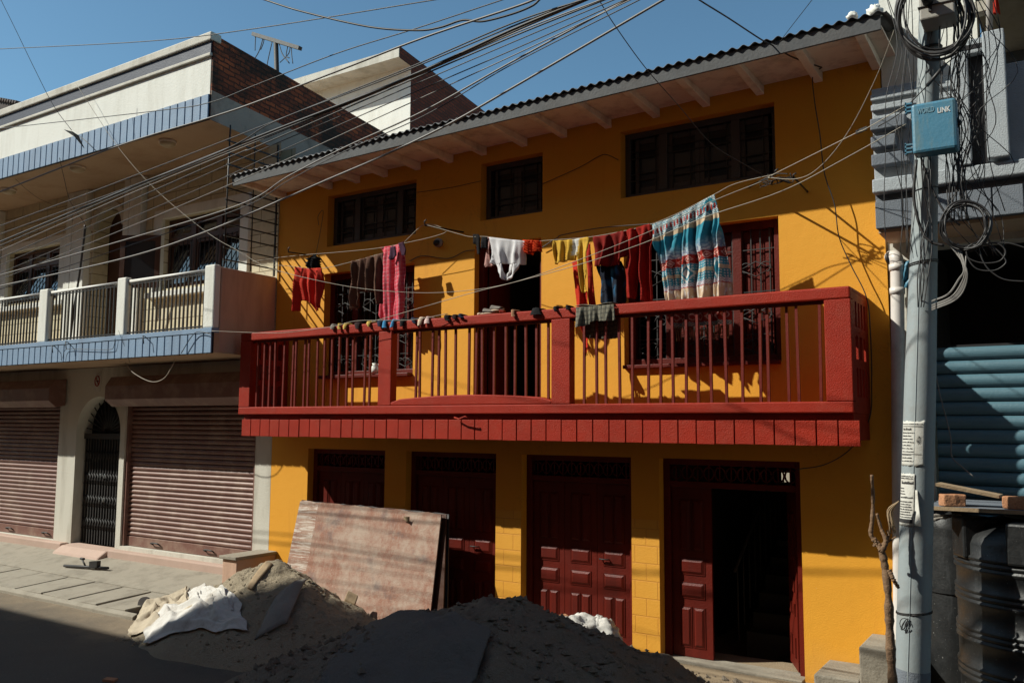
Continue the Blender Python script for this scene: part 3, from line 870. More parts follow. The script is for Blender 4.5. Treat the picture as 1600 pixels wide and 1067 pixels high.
# balcony of the white house
mb = MB(); mb.box(XL, LX1 - .004, LF + .02, -.001, 3.65, 3.985)
lb = mb.build('balcony', M['slabunder'], lh)
mb = MB(); mb.box(XL, LX1 - .002, LF, LF + .019, 3.64, 3.99); mb.build('fascia_backing', M['gap'], lb)
mb = MB(); strip(mb, XL, LX1 - .002, LF - .001, 3.645, 3.93); mb.box(XL, LX1, LF - .03, LF + .1, 3.931, 4.0); mb.build('fascia_strip', M['bluegrey'], lb, bevel=.003)
mb = MB(); mb.box(LX1 - .16, LX1, LF + .105, .0, 3.66, 4.885); mb.build('end_wall', M['pinkwall'], lb, bevel=.015)
PX = [(-10.375, -10.152), (-12.495, -12.27), (-14.75, -14.49), (-17.0, -16.75), (-19.3, -19.05)]
for a, b in PX:
    mb = MB(); mb.box(a, b, LF - .012, LF + .1, 4.001, 4.91); mb.build('post', M['white'], lb, bevel=.02)
proto2 = None
for (a, _), (_, b) in zip(PX[:-1], PX[1:]):
    mb = MB(); mb.tube([(b, LF + .05, 4.845), (a, LF + .05, 4.845)], .027, 8); mb.build('handrail', M['handrail'], lb)
    mb = MB(); mb.box(b, a, LF + .04, LF + .065, 4.79, 4.805); mb.box(b, a, LF + .04, LF + .065, 4.03, 4.05); mb.build('crossbar', M['blackbar'], lb)
    n = 20
    for k in range(n):
        x = b + (a - b) * (k + .7) / (n + .4)
        if proto2 is None:
            q = MB(); q.box(-.011, .011, -.011, .011, 4.0, 4.83); proto2 = q.build('baluster', M['blackbar'], lb, loc=(x, LF + .053, 0))
        else:
            o = proto2.copy(); COL.objects.link(o); o.location = (x, LF + .053, 0)
# security grating between the balcony and the yellow house
mb = MB()
for k in range(11):
    z = 5.0 + .175 * k
    mb.box(-10.16, -10.14, -1.0, -.01, z - .009, z + .009)
mb.box(-10.162, -10.138, -.06, -.04, 4.89, 6.95); mb.tube([(-10.15, -.98, 4.9), (-10.15, -.96, 6.99)], .012); mb.tube([(-10.15, -.5, 4.9), (-10.15, -.5, 6.99)], .009)
mb.build('security_grating', M['blackbar'], lh)

# roof slab with its strip fascia, parapet and mossy brick flank (the flank runs back a little askew)
RF = -1.3
def skx(y): return -10.2 - .16 * (y - RF)
DEEP = 4.5
mb = MB()
mb.hexa([(XL, RF + .02, 6.99), (skx(RF), RF + .02, 6.99), (skx(DEEP), DEEP, 6.99), (XL, DEEP, 6.99), (XL, RF + .02, 7.37), (skx(RF) - .003, RF + .02, 7.37), (skx(DEEP) - .003, DEEP, 7.37), (XL, DEEP, 7.37)])
rs = mb.build('roof_slab', M['slabunder'], lh)
mb = MB(); mb.hexa([(skx(RF) + .001, RF + .02, 6.985), (skx(RF) + .012, RF + .02, 6.985), (skx(DEEP) + .012, DEEP, 6.985), (skx(DEEP) + .001, DEEP, 6.985),
                    (skx(RF) + .001, RF + .02, 7.42), (skx(RF) + .012, RF + .02, 7.42), (skx(DEEP) + .012, DEEP, 7.42), (skx(DEEP) + .001, DEEP, 7.42)]); mb.build('slab_edge', M['slabside'], rs)
mb = MB(); mb.box(XL, -10.2, RF, RF + .019, 6.98, 7.36); mb.build('fascia_backing', M['gap'], rs)
mb = MB(); strip(mb, XL, -10.195, RF - .001, 6.985, 7.355); mb.build('fascia_strip', M['bluegrey'], rs, bevel=.003)
mb = MB()
mb.quad((skx(RF) + .004, RF + .03, 7.42), (skx(DEEP) + .004, DEEP, 7.42), (skx(DEEP) + .004, DEEP, 8.26), (skx(RF) + .004, RF + .03, 8.26))
mb.quad((skx(RF) - .2, RF + .03, 7.37), (skx(DEEP) - .2, DEEP, 7.37), (skx(DEEP) - .2, DEEP, 8.26), (skx(RF) - .2, RF + .03, 8.26))
mb.quad((skx(RF) - .2, RF + .03, 8.26), (skx(RF) + .004, RF + .03, 8.26), (skx(DEEP) + .004, DEEP, 8.26), (skx(DEEP) - .2, DEEP, 8.26))
mb.quad((skx(RF) - .2, RF + .031, 7.37), (skx(RF) + .004, RF + .031, 7.37), (skx(RF) + .004, RF + .031, 8.26), (skx(RF) - .2, RF + .031, 8.26))
mb.quad((skx(DEEP) - .2, DEEP, 7.0), (skx(DEEP), DEEP, 7.0), (skx(DEEP), DEEP, 8.26), (skx(DEEP) - .2, DEEP, 8.26))
mb.build('brick_flank', M['brick'], lh)
mb = MB(); mb.box(XL, -10.235, RF + .026, RF + .1, 7.372, 7.935); par = mb.build('parapet', M['white'], lh)
mb = MB(); mb.box(XL, -10.215, RF - .012, RF + .1, 7.936, 7.985); mb.build('moulding', M['dirtywhite'], par, bevel=.01)
mb = MB(); mb.box(XL, -10.225, RF + .005, RF + .1, 7.986, 8.16); mb.build('blue_band', M['navy'], par)
mb = MB(); mb.box(XL, -10.19, RF - .03, RF + .16, 8.161, 8.29); mb.build('coping', M['dirtywhite'], par, bevel=.018)
# lower body behind the balcony so the house is closed
mb = MB(); mb.box(XL, -10.45, 1.31, DEEP, 3.6, 6.98); mb.build('rear_block', M['brick2'], lh)

# round lamps on the ceiling of the white house
for px, py, lab in ((262, 222, 'round frosted ceiling lamp under the roof slab near the house corner'), (121, 262, 'round frosted ceiling lamp farther left under the roof slab'), (14, 297, 'round ceiling lamp at the left edge under the roof slab')):
    r = ray(px, py); p = CAM + r * ((6.97 - CAM.z) / r.z)
    mb = MB(); mb.lathe([(.0, 6.885), (.07, 6.89), (.115, 6.92), (.12, 6.95)], p.x, p.y, 16)
    t = thing('ceiling_lamp', (p.x, p.y, 6.985), lab, 'ceiling lamp', 'lamps under the white roof slab')
    mb.build('lamp_glass', M['lampglass'], t)
    mb = MB(); mb.lathe([(.0, 6.984), (.13, 6.984), (.13, 6.95), (.0, 6.95)], p.x, p.y, 16); mb.build('base', M['soffit'], t)

# no-smoking notice over the gate
p = at(152, 597, -.012)
s = thing('warning_sign', (p.x, 0, p.z), 'small faded sign with a crossed-out red ring above the arched gate', 'sign')
mb = MB(); mb.box(p.x - .1, p.x + .1, -.01, -.002, p.z - .17, p.z + .17); mb.build('board', M['paper'], s)
mb = MB(); mb.tube([(p.x + .07 * math.cos(a), -.014, p.z + .02 + .09 * math.sin(a)) for a in [k * math.pi / 10 for k in range(21)]], .009, 5)
mb.tube([(p.x - .05, -.014, p.z + .085), (p.x + .05, -.014, p.z - .045)], .009, 5); mb.build('ring', M['red'], s)
mb = MB(); mb.box(p.x - .04, p.x + .045, -.0135, -.0105, p.z + .012, p.z + .028); mb.build('cigarette', M['ink'], s)

# house behind with white front and brick flank
g0 = at(641, 170, 5.0); GZ = 10.42
gh_ = thing('rear_house', (g0.x - 2, 5, 7), 'white-fronted house with red brick flank rising behind the mossy brick wall', 'house')
def gsk(y): return g0.x - .16 * (y - 5)
mb = MB(); mb.quad((g0.x - 6, 5, 3.4), (g0.x, 5, 3.4), (g0.x, 5, GZ), (g0.x - 6, 5, GZ)); mb.quad((g0.x - 6, 10, 3.4), (g0.x - 6, 5, 3.4), (g0.x - 6, 5, GZ), (g0.x - 6, 10, GZ)); mb.build('front_wall', M['white'], gh_)
mb = MB(); mb.quad((gsk(5), 5, 3.4), (gsk(10), 10, 3.4), (gsk(10), 10, GZ), (gsk(5), 5, GZ)); mb.quad((gsk(4.5) + .006, 4.52, GZ - .02), (gsk(10), 10, GZ - .02), (gsk(10), 10, GZ + .24), (gsk(4.5) + .006, 4.52, GZ + .24)); mb.build('brick_flank', M['brick2'], gh_)
mb = MB(); mb.hexa([(g0.x - 6, 4.5, GZ), (gsk(4.5), 4.5, GZ), (gsk(10) - .01, 10, GZ), (g0.x - 6, 10, GZ), (g0.x - 6, 4.5, GZ + .2), (gsk(4.5), 4.5, GZ + .2), (gsk(10) - .01, 10, GZ + .2), (g0.x - 6, 10, GZ + .2)]); mb.build('roof_slab', M['dirtywhite'], gh_)

# T-shaped wooden pole on the roof behind the parapet
a = at(396, 54, 3); b = at(469, 76, 3); c = at(431, 64, 3); d0 = at(442, 118, 3)
tp = thing('crossarm_pole', (d0.x, 3, 8), 'weathered wooden crossarm pole with dangling wires above the mossy brick wall', 'pole')
mb = MB(); mb.tube([c, Vector((d0.x + .05, 3, 7.3))], .05, 8); mb.build('post', M['iron'], tp)
mb = MB(); u = (b - a); mb.obox((a + b) / 2, u * .5, Vector((0, .05, 0)), Vector((.012, 0, .036))); mb.build('crossarm', M['iron'], tp)
mb = MB()
for f, dx, dz in ((.05, .0, -.35), (.22, -.35, -.5), (.24, -.1, -.25), (.42, -.15, -.75), (.55, .35, -.55), (.75, .05, -.3), (.8, -.3, -.3), (.82, .06, -.4)):
    q = a + u * f; e = q + Vector((dx, 0, dz)); mb.tube(smooth_path([q, (q + e) / 2 + Vector((RG.uniform(-.12, .12), 0, RG.uniform(-.1, .02))), e], 5), .012, 4)
mb.build('dangling_wire', M['cable'], tp)

# tiled roof seen at the far left edge
p = at(0, 155, 6)
t = thing('tiled_house', (p.x - 3, 8, 6), 'dark tiled roof of a house behind the white parapet at the left edge', 'house')
mb = MB()
q0 = at(32, 163, 6)
for k in range(14):
    z = q0.z + .06 - k * .28; 
    mb.hexa([(q0.x - 8, 6 - .3 * 0 + k * .0, 0), (q0.x - 8 + .001, 6, 0), (q0.x - 8 + .001, 6.1, 0), (q0.x - 8, 6.1, 0)] * 2) if False else None
mb.prism([(q0.x + .05, q0.z - .02), (q0.x + .05, q0.z - .12), (q0.x - .25, 4.0), (q0.x - 7, 4.0), (q0.x - 7, q0.z + 2.1)], 5.9, 11)
mb.build('roof', M['tileroof'], t)
mb = MB()
for k in range(40):
    x = q0.x - .17 * k; zz = q0.z + .01 + .3 * .17 * k
    mb.lathe([(.085, zz), (.085, zz)], x, 6, 3) if False else mb.tube([(x, 5.82, zz), (x - .05, 8.5, zz + .02)], .075, 7)
mb.build('ridge_tiles', M['tileroof'], t)

# boundary block between the two houses
bw = thing('boundary_block', (-10.15, -.4, .2), 'low plastered boundary block between the maroon shutter and the orange wall', 'wall')
mb = MB(); mb.box(-10.26, -9.96, -.72, -.005, .1, .745); mb.build('block', M['pinkwall'], bw, bevel=.01)
mb = MB(); mb.box(-10.3, -9.94, -.755, -.004, .746, .79); mb.build('cap', M['concrete'], bw, bevel=.008)
# ================================================================== the grey building on the right
rb = thing('grey_building', (1.2, 0, .15), 'grey building with moulded balcony front and blue roller shutter', 'building')
RX0, RX1 = -1.462, 4.5
BY = -.55
mb = MB(); mb.box(RX0 + .004, -.60, .0, .3, 5.8, 6.74); mb.build('upper_wall', M['white'], rb)
mb = MB(); mb.box(RX0 + .004, -.625, .0, .3, 6.742, 8.6); mb.build('corner_wall', M['white'], rb)
mb = MB(); mb.box(-.6, RX1, 1.6, 1.7, 4.7, 8.6); mb.box(RX0, RX1, .31, 1.6, 8.0, 8.2); mb.build('recess_wall', M['greydark'], rb)
mb = MB(); mb.box(-.62, RX1, -.7, 1.7, 6.75, 6.95); mb.build('upper_slab', M['dirtywhite'], rb)
mb = MB(); mb.box(RX0, RX1, BY, BY + .12, 4.9, 5.82); f = .0
par = mb.build('balcony_parapet', M['greywall'], rb, bevel=.008)
mb = MB(); mb.box(RX0, RX1, BY + .02, -.001, 4.70, 4.899); mb.build('balcony_slab', M['greydark'], rb)
mb = MB(); mb.box(RX0 - .005, RX1, BY - .1, BY + .02, 4.80, 4.93); mb.build('ledge', M['greywall'], rb, bevel=.012)
mb = MB(); mb.box(RX0 + .01, RX1, BY - .02, BY, 4.47, 4.75); strip(mb, RX0, RX1, BY - .02, 4.475, 4.725, .235, .006, .03)
mb.build('fascia_strip', M['greydark'], rb, bevel=.005)
mb = MB(); mb.box(RX0 + .02, RX1, BY + .001, -.001, 4.44, 4.69); mb.build('soffit', M['slabunder'], rb)
mb = MB()
for z in (5.70, 5.60): mb.box(RX0 - .004, -.76, BY - .035, BY, z, z + .055)
mb.build('moulding', M['greywall'], par, bevel=.006)
def bar_block(x1, z, skew):
    b = MB(); b.prism([(RX0 - .003, z), (x1 + skew, z), (x1, z + .11), (RX0 - .003, z + .11)], BY - .11, BY)
    b.build('moulding', M['greydark'], par, bevel=.01)
bar_block(-1.16, 5.39, -.01); bar_block(-1.25, 5.22, 0); bar_block(-1.2, 5.05, .07)
mb = MB()                                             # projecting panel with a sunk slot
PYY = BY - .12
xa, xs0, xs1, xe = [at(q, 200, PYY).x for q in (1490, 1516, 1541, 1576)]
zt = at(1560, 47, PYY).z; zs_ = at(1526, 82, PYY).z
mb.box(xa, xs0, PYY, BY, 4.94, zt - .06); mb.box(xs1, xe, PYY - .03, BY, 4.96, zt); mb.box(xs0, xs1, PYY, BY, zs_, zt - .03)
mb.build('panel', M['greywall'], par, bevel=.01)
mb = MB(); mb.box(xs0 + .002, xs1 - .002, BY - .04, BY - .001, 4.95, zs_ - .002); zg = at(1526, 72, PYY).z; mb.box(xa + .04, xe - .1, PYY - .004, PYY + .01, zg - .02, zg + .02); mb.build('slot', M['gap'], par)
mb = MB(); mb.tube([at(1546, 50, -.35), at(1546, -120, -.35)], .028, 8); mb.build('post', M['pvc'], rb)
mb = MB(); a = at(1490, 25, -.2); b = at(1556, 8, -.2); mb.obox((a + b) / 2, (b - a) / 2, Vector((0, .06, 0)), Vector((0, 0, .05))); mb.build('beam', M['dirtywhite'], rb)
# ground floor
mb = MB(); holed_wall(mb, RX0 + .006, RX1, -.1, 4.45, [(-1.12, 3.6, .3, 4.38)], .02, .25); mb.build('lower_wall', M['dirtywhite'], rb)
mb = MB(); pitch = .129; z0 = .32; n = 24; prof = []
for k in range(n):
    zb = z0 + pitch * k
    prof += [(.16, zb), (.118, zb + .004), (.112, zb + .012)]
    for t in range(1, 7): prof.append((.114 - .024 * math.sin(math.pi * (t / 7 * .8 + .1)), zb + .012 + (pitch - .026) * t / 7))
    prof += [(.112, zb + pitch - .014), (.122, zb + pitch - .006), (.16, zb + pitch - .004)]
m_ = len(prof)
mb.add([(-1.1, y, z) for y, z in prof] + [(3.58, y, z) for y, z in prof], [(i, i + m_, i + m_ + 1, i + 1) for i in range(m_ - 1)])
mb.build('roller_shutter', M['shutterblue'], rb)
mb = MB(); mb.box(-1.3, 4.4, 1.5, 1.6, .1, 4.4); mb.box(-1.3, 4.4, .3, 1.5, 4.395, 4.43); mb.box(-1.14, -1.1, .272, 1.5, .1, 4.39); mb.box(-1.1, 3.58, .165, .5, .32 + pitch * n, .34 + pitch * n); mb.build('shade_recess', M['gap'], rb)  # recess painted near-black to stand in for the shade above the shutter
# downpipe with an elbow
dp = MB(); pts = [at(1391, 402, -.02), at(1399, 402, -.09), at(1401, 412, -.1), at(1402, 440, -.1), at(1404, 700, -.1), at(1406, 900, -.1), at(1407, 1090, -.1)]
dp.tube(smooth_path(pts, 6), .062, 12); 
for p in (at(1401, 418, -.1), at(1402, 455, -.1)): dp.tube([p + Vector((0, 0, .03)), p - Vector((0, 0, .03))], .07, 12)
dp.build('downpipe', M['pvc'], rb)
mb = MB(); a = at(1391, 404, -.06); mb.tube([a + Vector((-.012, 0, -.0)), a + Vector((.012, -.01, .0))], .066, 14); mb.build('pipe_collar', M['iron'], rb)
# scraps on the eaves
for px, py, s, lab in ((1332, 26, .05, 'white plastic scrap caught on the roof edge beside the grey building'), (1367, 20, .075, 'broken white masonry lump at the top corner of the roof')):
    mb = MB(); c = at(px, py, -.75)
    mb.smooth = True
    mb.grid(18, 12, lambda u, v: tuple(c + Vector((math.cos(u * 6.283) * math.sin(v * 3.1416), math.sin(u * 6.283) * math.sin(v * 3.1416), math.cos(v * 3.1416) * .8)) * s * (1 + .45 * noise.noise(Vector((math.cos(u * 6.283) * 3, v * 6 + math.sin(u * 6.283) * 2, px))))))
    o = mb.build('rubble_lump' if s > .06 else 'plastic_scrap', M['white'], None, weld=True); tag(o, lab, 'rubble' if s > .06 else 'scrap')
mb = MB(); mb.smooth = True
mb.grid(5, 8, lambda u, v: tuple(at(1412 + 12 * u, 408 + 44 * v - 6 * math.sin(v * 9) * (1 - u), -.12) + Vector((0, .03 * math.sin(u * 6 + v * 9), 0))))
o = mb.build('plastic_sheet', M['boxblue']); tag(o, 'torn light blue plastic sheet beside the white downpipe', 'sheet'); o.modifiers.new('t', 'SOLIDIFY').thickness = .004
mb = MB(); mb.smooth = True
mb.grid(4, 8, lambda u, v: tuple(at(1549 + 10 * u + 4 * v, -8 + 30 * v, -.28) + Vector((0, .03 * math.sin(u * 7), 0))))
o = mb.build('hanging_cloth', paint('bright_red_cloth', srgb(190, 50, 30), .9, .1, 4, .2)); tag(o, 'bit of bright red cloth by the pale post at the top right', 'cloth'); o.modifiers.new('t', 'SOLIDIFY').thickness = .006

# ================================================================== utility pole and what hangs on it
PY = -1.6
pb, pt = Vector((-1.178, PY, .05)), Vector((-.72, PY, 7.6))
def pole_at(z): return pb + (pt - pb) * ((z - pb.z) / (pt.z - pb.z))
def prad(z):
    for (z0, r0), (z1, r1) in zip(((0, .128), (.9, .124), (3, .114), (4.0, .1), (5.0, .084)), ((.9, .124), (3, .114), (4.0, .1), (5.0, .084), (8, .078))):
        if z <= z1: return r0 + (r1 - r0) * (z - z0) / (z1 - z0)
    return .08
pole = thing('utility_pole', pb, 'leaning galvanised steel utility pole hung with black cables, in front of the grey building', 'utility pole')
mb = MB(); N = 40
mb.tube([pole_at(.05 + 7.5 * k / N) for k in range(N + 1)], lambda t: prad(.05 + 7.5 * t), 28)
mb.build('shaft', M['galv'], pole)
mb = MB()
def on_pole(z, ang, off=0.0):
    """ang 0 faces the street, positive to the right"""
    p = pole_at(z); r = prad(z) + off; return p + Vector((math.sin(ang) * r, -math.cos(ang) * r, 0))
mb.tube([on_pole(.1 + .2 * k, -.12, .0) for k in range(36)], .005, 4); mb.build('weld_seam', M['galv'], pole)
mb = MB(); zz = [.06 + .04 * k for k in range(20)]
mb.tube([pole_at(z) for z in zz], lambda t: prad(.06 + .76 * t) + .0025, 28, caps=False); mb.build('painted_base', M['greydark'], pole)
mb = MB()
for z, r in ((5.66, .012), (3.93, .004), (3.945, .004), (1.24, .004), (1.25, .004), (4.52, .004)):
    mb.tube([on_pole(z + .012 * math.sin(a), a, .004) for a in [k * math.pi / 12 for k in range(25)]], r, 5)
a = on_pole(1.2, -.35, .01)
for k in range(3): mb.tube([a + Vector((.035 * math.cos(q) * (1 - .2 * k), -.01, -.03 + .045 * math.sin(q + k))) for q in [i * math.pi / 6 for i in range(12)]], .003, 4)
mb.build('wire_band', M['iron'], pole)

def notice(z0, z1, a0, a1, label, ink, torn=.0, mat='paper'):
    t = thing('paper_notice', on_pole(z0, (a0 + a1) / 2), label, 'notice', 'notices pasted on the pole')
    mb = MB(); mb.smooth = True
    def fn(u, v):
        j = .012 * noise.noise(Vector((u * 9, v * 7, z0))) * (1 if (u in (0, 1) or v in (0, 1)) else 0)
        return tuple(on_pole(z0 + (z1 - z0) * v + j, a0 + (a1 - a0) * u + j * 3, .003 + (.02 * max(0, u - .85) * torn) + .0015 * noise.noise(Vector((u * 6, v * 8, 3)))))
    mb.grid(14, 16, fn); o = mb.build('sheet', M[mat], t); o.modifiers.new('t', 'SOLIDIFY').thickness = .0012
    mb = MB(); rg = random.Random(int(z0 * 100))
    for (v, h, u0, u1, dash) in ink:
        u = u0
        while u < u1:
            w = rg.uniform(.025, .07) if dash else u1 - u0
            ua, ub = u, min(u + w, u1); hh = h * rg.uniform(.6, 1.15) if dash else h
            q = lambda uu, vv: tuple(on_pole(z0 + (z1 - z0) * vv, a0 + (a1 - a0) * uu, .0055))
            n = 1 if dash else 8
            for k in range(n):
                x, y = ua + (ub - ua) * k / n, ua + (ub - ua) * (k + 1) / n
                mb.quad(q(x, v), q(y, v), q(y, v + hh), q(x, v + hh))
            u = ub + (rg.uniform(.008, .03) if dash else 1)
    mb.build('print', M['ink'], t)
def lines(v0, v1, n, u0, u1, h): return [(v0 + (v1 - v0) * k / n, h, u0 + .02 * (k % 2), u1 - .05 * ((k * 7) % 3), True) for k in range(n)]
za, zb, zc, zd = on_pole(1, 0).z, 0, 0, 0
def zof(py): return at(1425, py, PY - .1).z
notice(zof(728), zof(658), -1.15, .5, 'upper weathered white notice on the steel pole, with a small printed portrait', lines(.1, .8, 10, .05, .62, .025) + [(.88, .012, .08, .9, False), (.8, .05, .1, .5, True), (.93, .02, .05, .92, True), (.26, .01, .05, .9, False)] + [(.5 + .03 * k, .02, .74 - .02 * (2 - abs(k - 2)), .84 + .02 * (2 - abs(k - 2)), True) for k in range(6)], .5)
notice(zof(822), zof(740), -1.2, -.02, 'lower white notice on the steel pole, with bold heading and dark bottom band', lines(.16, .5, 7, .06, .92, .022) + lines(.6, .76, 3, .06, .5, .02) + [(.8, .055, .18, .95, True), (.9, .02, .08, .92, True), (.94, .02, .1, .92, True), (.53, .03, .12, .95, True), (.06, .075, .05, .95, False)], 1.0)
mb = MB(); mb.smooth = True
mb.grid(4, 8, lambda u, v: tuple(on_pole(zof(820) + (zof(765) - zof(820)) * v, .02 + .3 * u * (1 - .6 * v), .004 + .07 * u * (1 - v))))
o = mb.build('torn_paper', M['paper']); tag(o, 'torn flap of paper peeling off the pole beside the lower notice', 'paper scrap'); o.modifiers.new('t', 'SOLIDIFY').thickness = .0015
mb = MB(); rg = random.Random(5)
for k in range(16):
    p = on_pole(zof(785), -1.5 + rg.uniform(-.1, .15), .01); mb.tube(smooth_path([p, p + Vector((-.05 - rg.uniform(0, .04), 0, -.08)), p + Vector((-.03 - rg.uniform(0, .05), 0, -.16 - rg.uniform(0, .1)))], 4), .004, 4)
o = mb.build('frayed_rag', M['plank']); tag(o, 'frayed brown rag tied to the left of the lower notice', 'rag')

# blue junction box
bx_ = thing('junction_box', at(1458, 240, -1.9), 'faded blue cable junction box with white lettering fixed to the pole', 'junction box')
fy = -1.93
c00, c11 = at(1426, 241, fy), at(1493, 151, fy)
mb = MB(); mb.box(c00.x, c11.x, fy, fy + .16, c00.z, c11.z); mb.build('body', M['boxblue'], bx_, bevel=.022)

mb = MB()
for py in (168, 232):
    h = at(1424, py, fy + .05)
    for d in (-.03, 0, .03): mb.box(h.x - .045, h.x + .005, fy + .04, fy + .09, h.z + d - .006, h.z + d + .006)
    mb.box(h.x - .045, h.x - .035, fy + .04, fy + .09, h.z - .045, h.z + .045)
mb.build('hinge', M['boxblue'], bx_)
h = at(1497, 192, fy + .06); mb = MB(); mb.tube([h + Vector((-.01, 0, .03)), h + Vector((.015, 0, 0)), h + Vector((-.01, 0, -.03))], .016, 6); mb.build('lock', M['iron'], bx_)
def text(body, px, py, Y, size, mat, parent, name):
    cu = bpy.data.curves.new(name, 'FONT'); cu.body = body; cu.size = size; cu.extrude = .0008
    cu.materials.append(mat); o = bpy.data.objects.new(name, cu); o.location = at(px, py, Y); o.rotation_euler = (math.pi / 2, 0, 0)
    link(o, parent)
    return o
def to_mesh(o):
    dg = bpy.context.evaluated_depsgraph_get(); me = bpy.data.meshes.new_from_object(o.evaluated_get(dg)); n = o.name; pa, mw, pi = o.parent, o.matrix_basis.copy(), o.matrix_parent_inverse.copy()
    bpy.data.objects.remove(o); q = bpy.data.objects.new(n, me); COL.objects.link(q); q.parent = pa; q.matrix_parent_inverse = pi; q.matrix_basis = mw; return q
mt = paint('white_lettering', srgb(196, 200, 200), .6, .05, 5, 0); mt2 = paint('worn_lettering', srgb(104, 142, 158), .6, .2, 30, 0)
t1 = text('WORLD', 1433.5, 178.5, fy - .003, .056, mt2, bx_, 'worn_lettering'); t2 = text('LINK', 1464.5, 177, fy - .003, .056, mt, bx_, 'lettering')
for t in (t1, t2): t.data.offset = .0016
t1.scale = (.56, 1, 1); t2.scale = (.72, 1, 1)
for t in (t1, t2): to_mesh(t)
# grey meter box near the top
gb = thing('meter_box', at(1462, 20, -1.8), 'pale grey metal meter box near the top of the pole', 'meter box')
a, b = at(1437, 33, -1.95), at(1489, -45, -1.95)
mb = MB(); mb.box(a.x, b.x, -1.95, -1.69, a.z, b.z); mb.build('body', M['boxgrey'], gb, bevel=.012)
mb = MB(); mb.box(a.x - .01, b.x + .01, -1.96, -1.68, a.z + .1, a.z + .106); h = at(1453, 8, -1.96); mb.box(h.x - .012, h.x + .012, -1.965, -1.95, h.z - .05, h.z + .05); mb.build('seam', M['iron'], gb)
h = at(1449, 1, -1.97); mb = MB(); mb.tube([h + Vector((0, .03, .0)), h + Vector((0, -.09, 0))], .04, 10); mb.build('bush', M['rubber'], gb)

# cable coils and tangles
def coil(name, label, px, py, rx, ry, n, Y, r, seed, a0=0, a1=2 * math.pi, mat='cable', jit=6):
    rg = random.Random(seed); mb = MB()
    for k in range(n):
        cx, cy = px + rg.uniform(-jit, jit), py + rg.uniform(-jit, jit); sx, sy = rx * rg.uniform(.86, 1.06), ry * rg.uniform(.86, 1.06); ph = rg.uniform(0, 6.28); yo = rg.uniform(-.06, .06)
        mb.tube([at(cx + sx * math.cos(a) + 2 * math.sin(3 * a + ph), cy + sy * math.sin(a), Y + yo + .03 * math.sin(2 * a + ph)) for a in [a0 + (a1 - a0) * i / 40 for i in range(41)]], r, 6, caps=False)
    o = mb.build(name, M[mat]); tag(o, label, 'cable coil'); return o
coil('cable_coil', 'thick bundle of black cable looped round the top of the pole', 1459, 26, 58, 62, 11, -1.85, .0095, 3, jit=5)
coil('cable_coil', 'round coil of thin black cable hanging to the right of the pole', 1508, 354, 38, 37, 9, -1.8, .006, 4, jit=3)
mb = MB()
for pts in ([(1508, 392), (1530, 384), (1556, 380), (1571, 392), (1562, 408), (1535, 411), (1513, 403), (1511, 388), (1520, 381)],
            [(1510, 385), (1512, 402), (1526, 420), (1552, 423), (1569, 414), (1570, 404), (1548, 384), (1520, 383)],
            [(1529, 388), (1536, 408), (1548, 424), (1570, 437), (1604, 440)], [(1540, 380), (1575, 380), (1604, 388)]):
    mb.tube(smooth_path([at(x, y, -1.82) for x, y in pts], 5), .0055, 5)
o = mb.build('cable_coil', M['cable']); tag(o, 'loose dark figure-eight loops of cable right of the pole', 'cable coil')
mb = MB(); rg = random.Random(9)
for k in range(10):
    d = rg.uniform(-4, 9)
    mb.tube(smooth_path([at(1500 + rg.uniform(-14, 12), 385 + rg.uniform(-6, 6), -1.75), at(1507 + d * .4, 420, -1.8), at(1500 + d, 440 + d * 1.2, -1.78), at(1484 + d, 462 + d, -1.76), at(1456, 474 + d * 1.4, -1.72)], 5), .0055, 5)
o = mb.build('cable_hank', M['cablegrey']); tag(o, 'hank of grey cable sagging from the coil to the pole', 'cable')
rg = random.Random(21)
def wild(seed, n, x0, x1, y0, y1, Y, r, jit, mat='cable'):
    rg = random.Random(seed); mb = MB(); r *= .72; jit *= 1.5
    for k in range(n):
        xa = rg.uniform(x0, x1); xb = rg.uniform(x0, x1); pts = []
        for i in range(6):
            t = i / 5; pts.append(at(xa + (xb - xa) * t + rg.uniform(-jit, jit), y0 + (y1 - y0) * t, Y + rg.uniform(-.08, .08)))
        mb.tube(smooth_path(pts, 5), r, 5)
    return mb
o = wild(31, 13, 1476, 1512, -10, 345, -1.72, .006, 9).build('cable_tangle', M['cable']); tag(o, 'tangle of thin black cables dropping close behind the blue box on the right side', 'cable tangle')
o = wild(32, 9, 1498, 1562, -10, 330, -1.6, .005, 16).build('cable_tangle', M['cable']); tag(o, 'loose black cables looping in front of the grey moulded panel', 'cable tangle')
o = wild(36, 7, 1470, 1570, 40, 400, -1.66, .0045, 30).build('cable_tangle', M['cable']); tag(o, 'wide drooping loops of thin cable spreading right of the pole above the round coil', 'cable tangle')
o = wild(33, 6, 1388, 1432, -10, 395, -1.7, .0045, 9).build('cable_tangle', M['cable']); tag(o, 'few thin wires dangling left of the pole before the grey parapet', 'cable tangle')
o = wild(34, 4, 1432, 1452, 240, 480, -1.74, .006, 7).build('cable_tangle', M['cable']); tag(o, 'cables running down the shaft of the pole below the blue box', 'cable tangle')
mb = MB(); mb.tube(smooth_path([at(x, y, -1.74) for x, y in ((1432, 250), (1428, 310), (1440, 360), (1455, 378), (1475, 384))], 5), .012, 6)
mb.tube(smooth_path([at(x, y, -1.74) for x, y in ((1437, 240), (1452, 285), (1475, 330), (1500, 352))], 5), .009, 6)
o = mb.build('black_cable', M['cable']); tag(o, 'thick black cable curving across the pole under the blue box', 'cable')
mb = MB(); mb.tube(smooth_path([at(x, y, -1.5) for x, y in ((1447, 440), (1452, 520), (1465, 600), (1485, 680), (1487, 712), (1502, 728), (1522, 745))], 5), .005, 5)
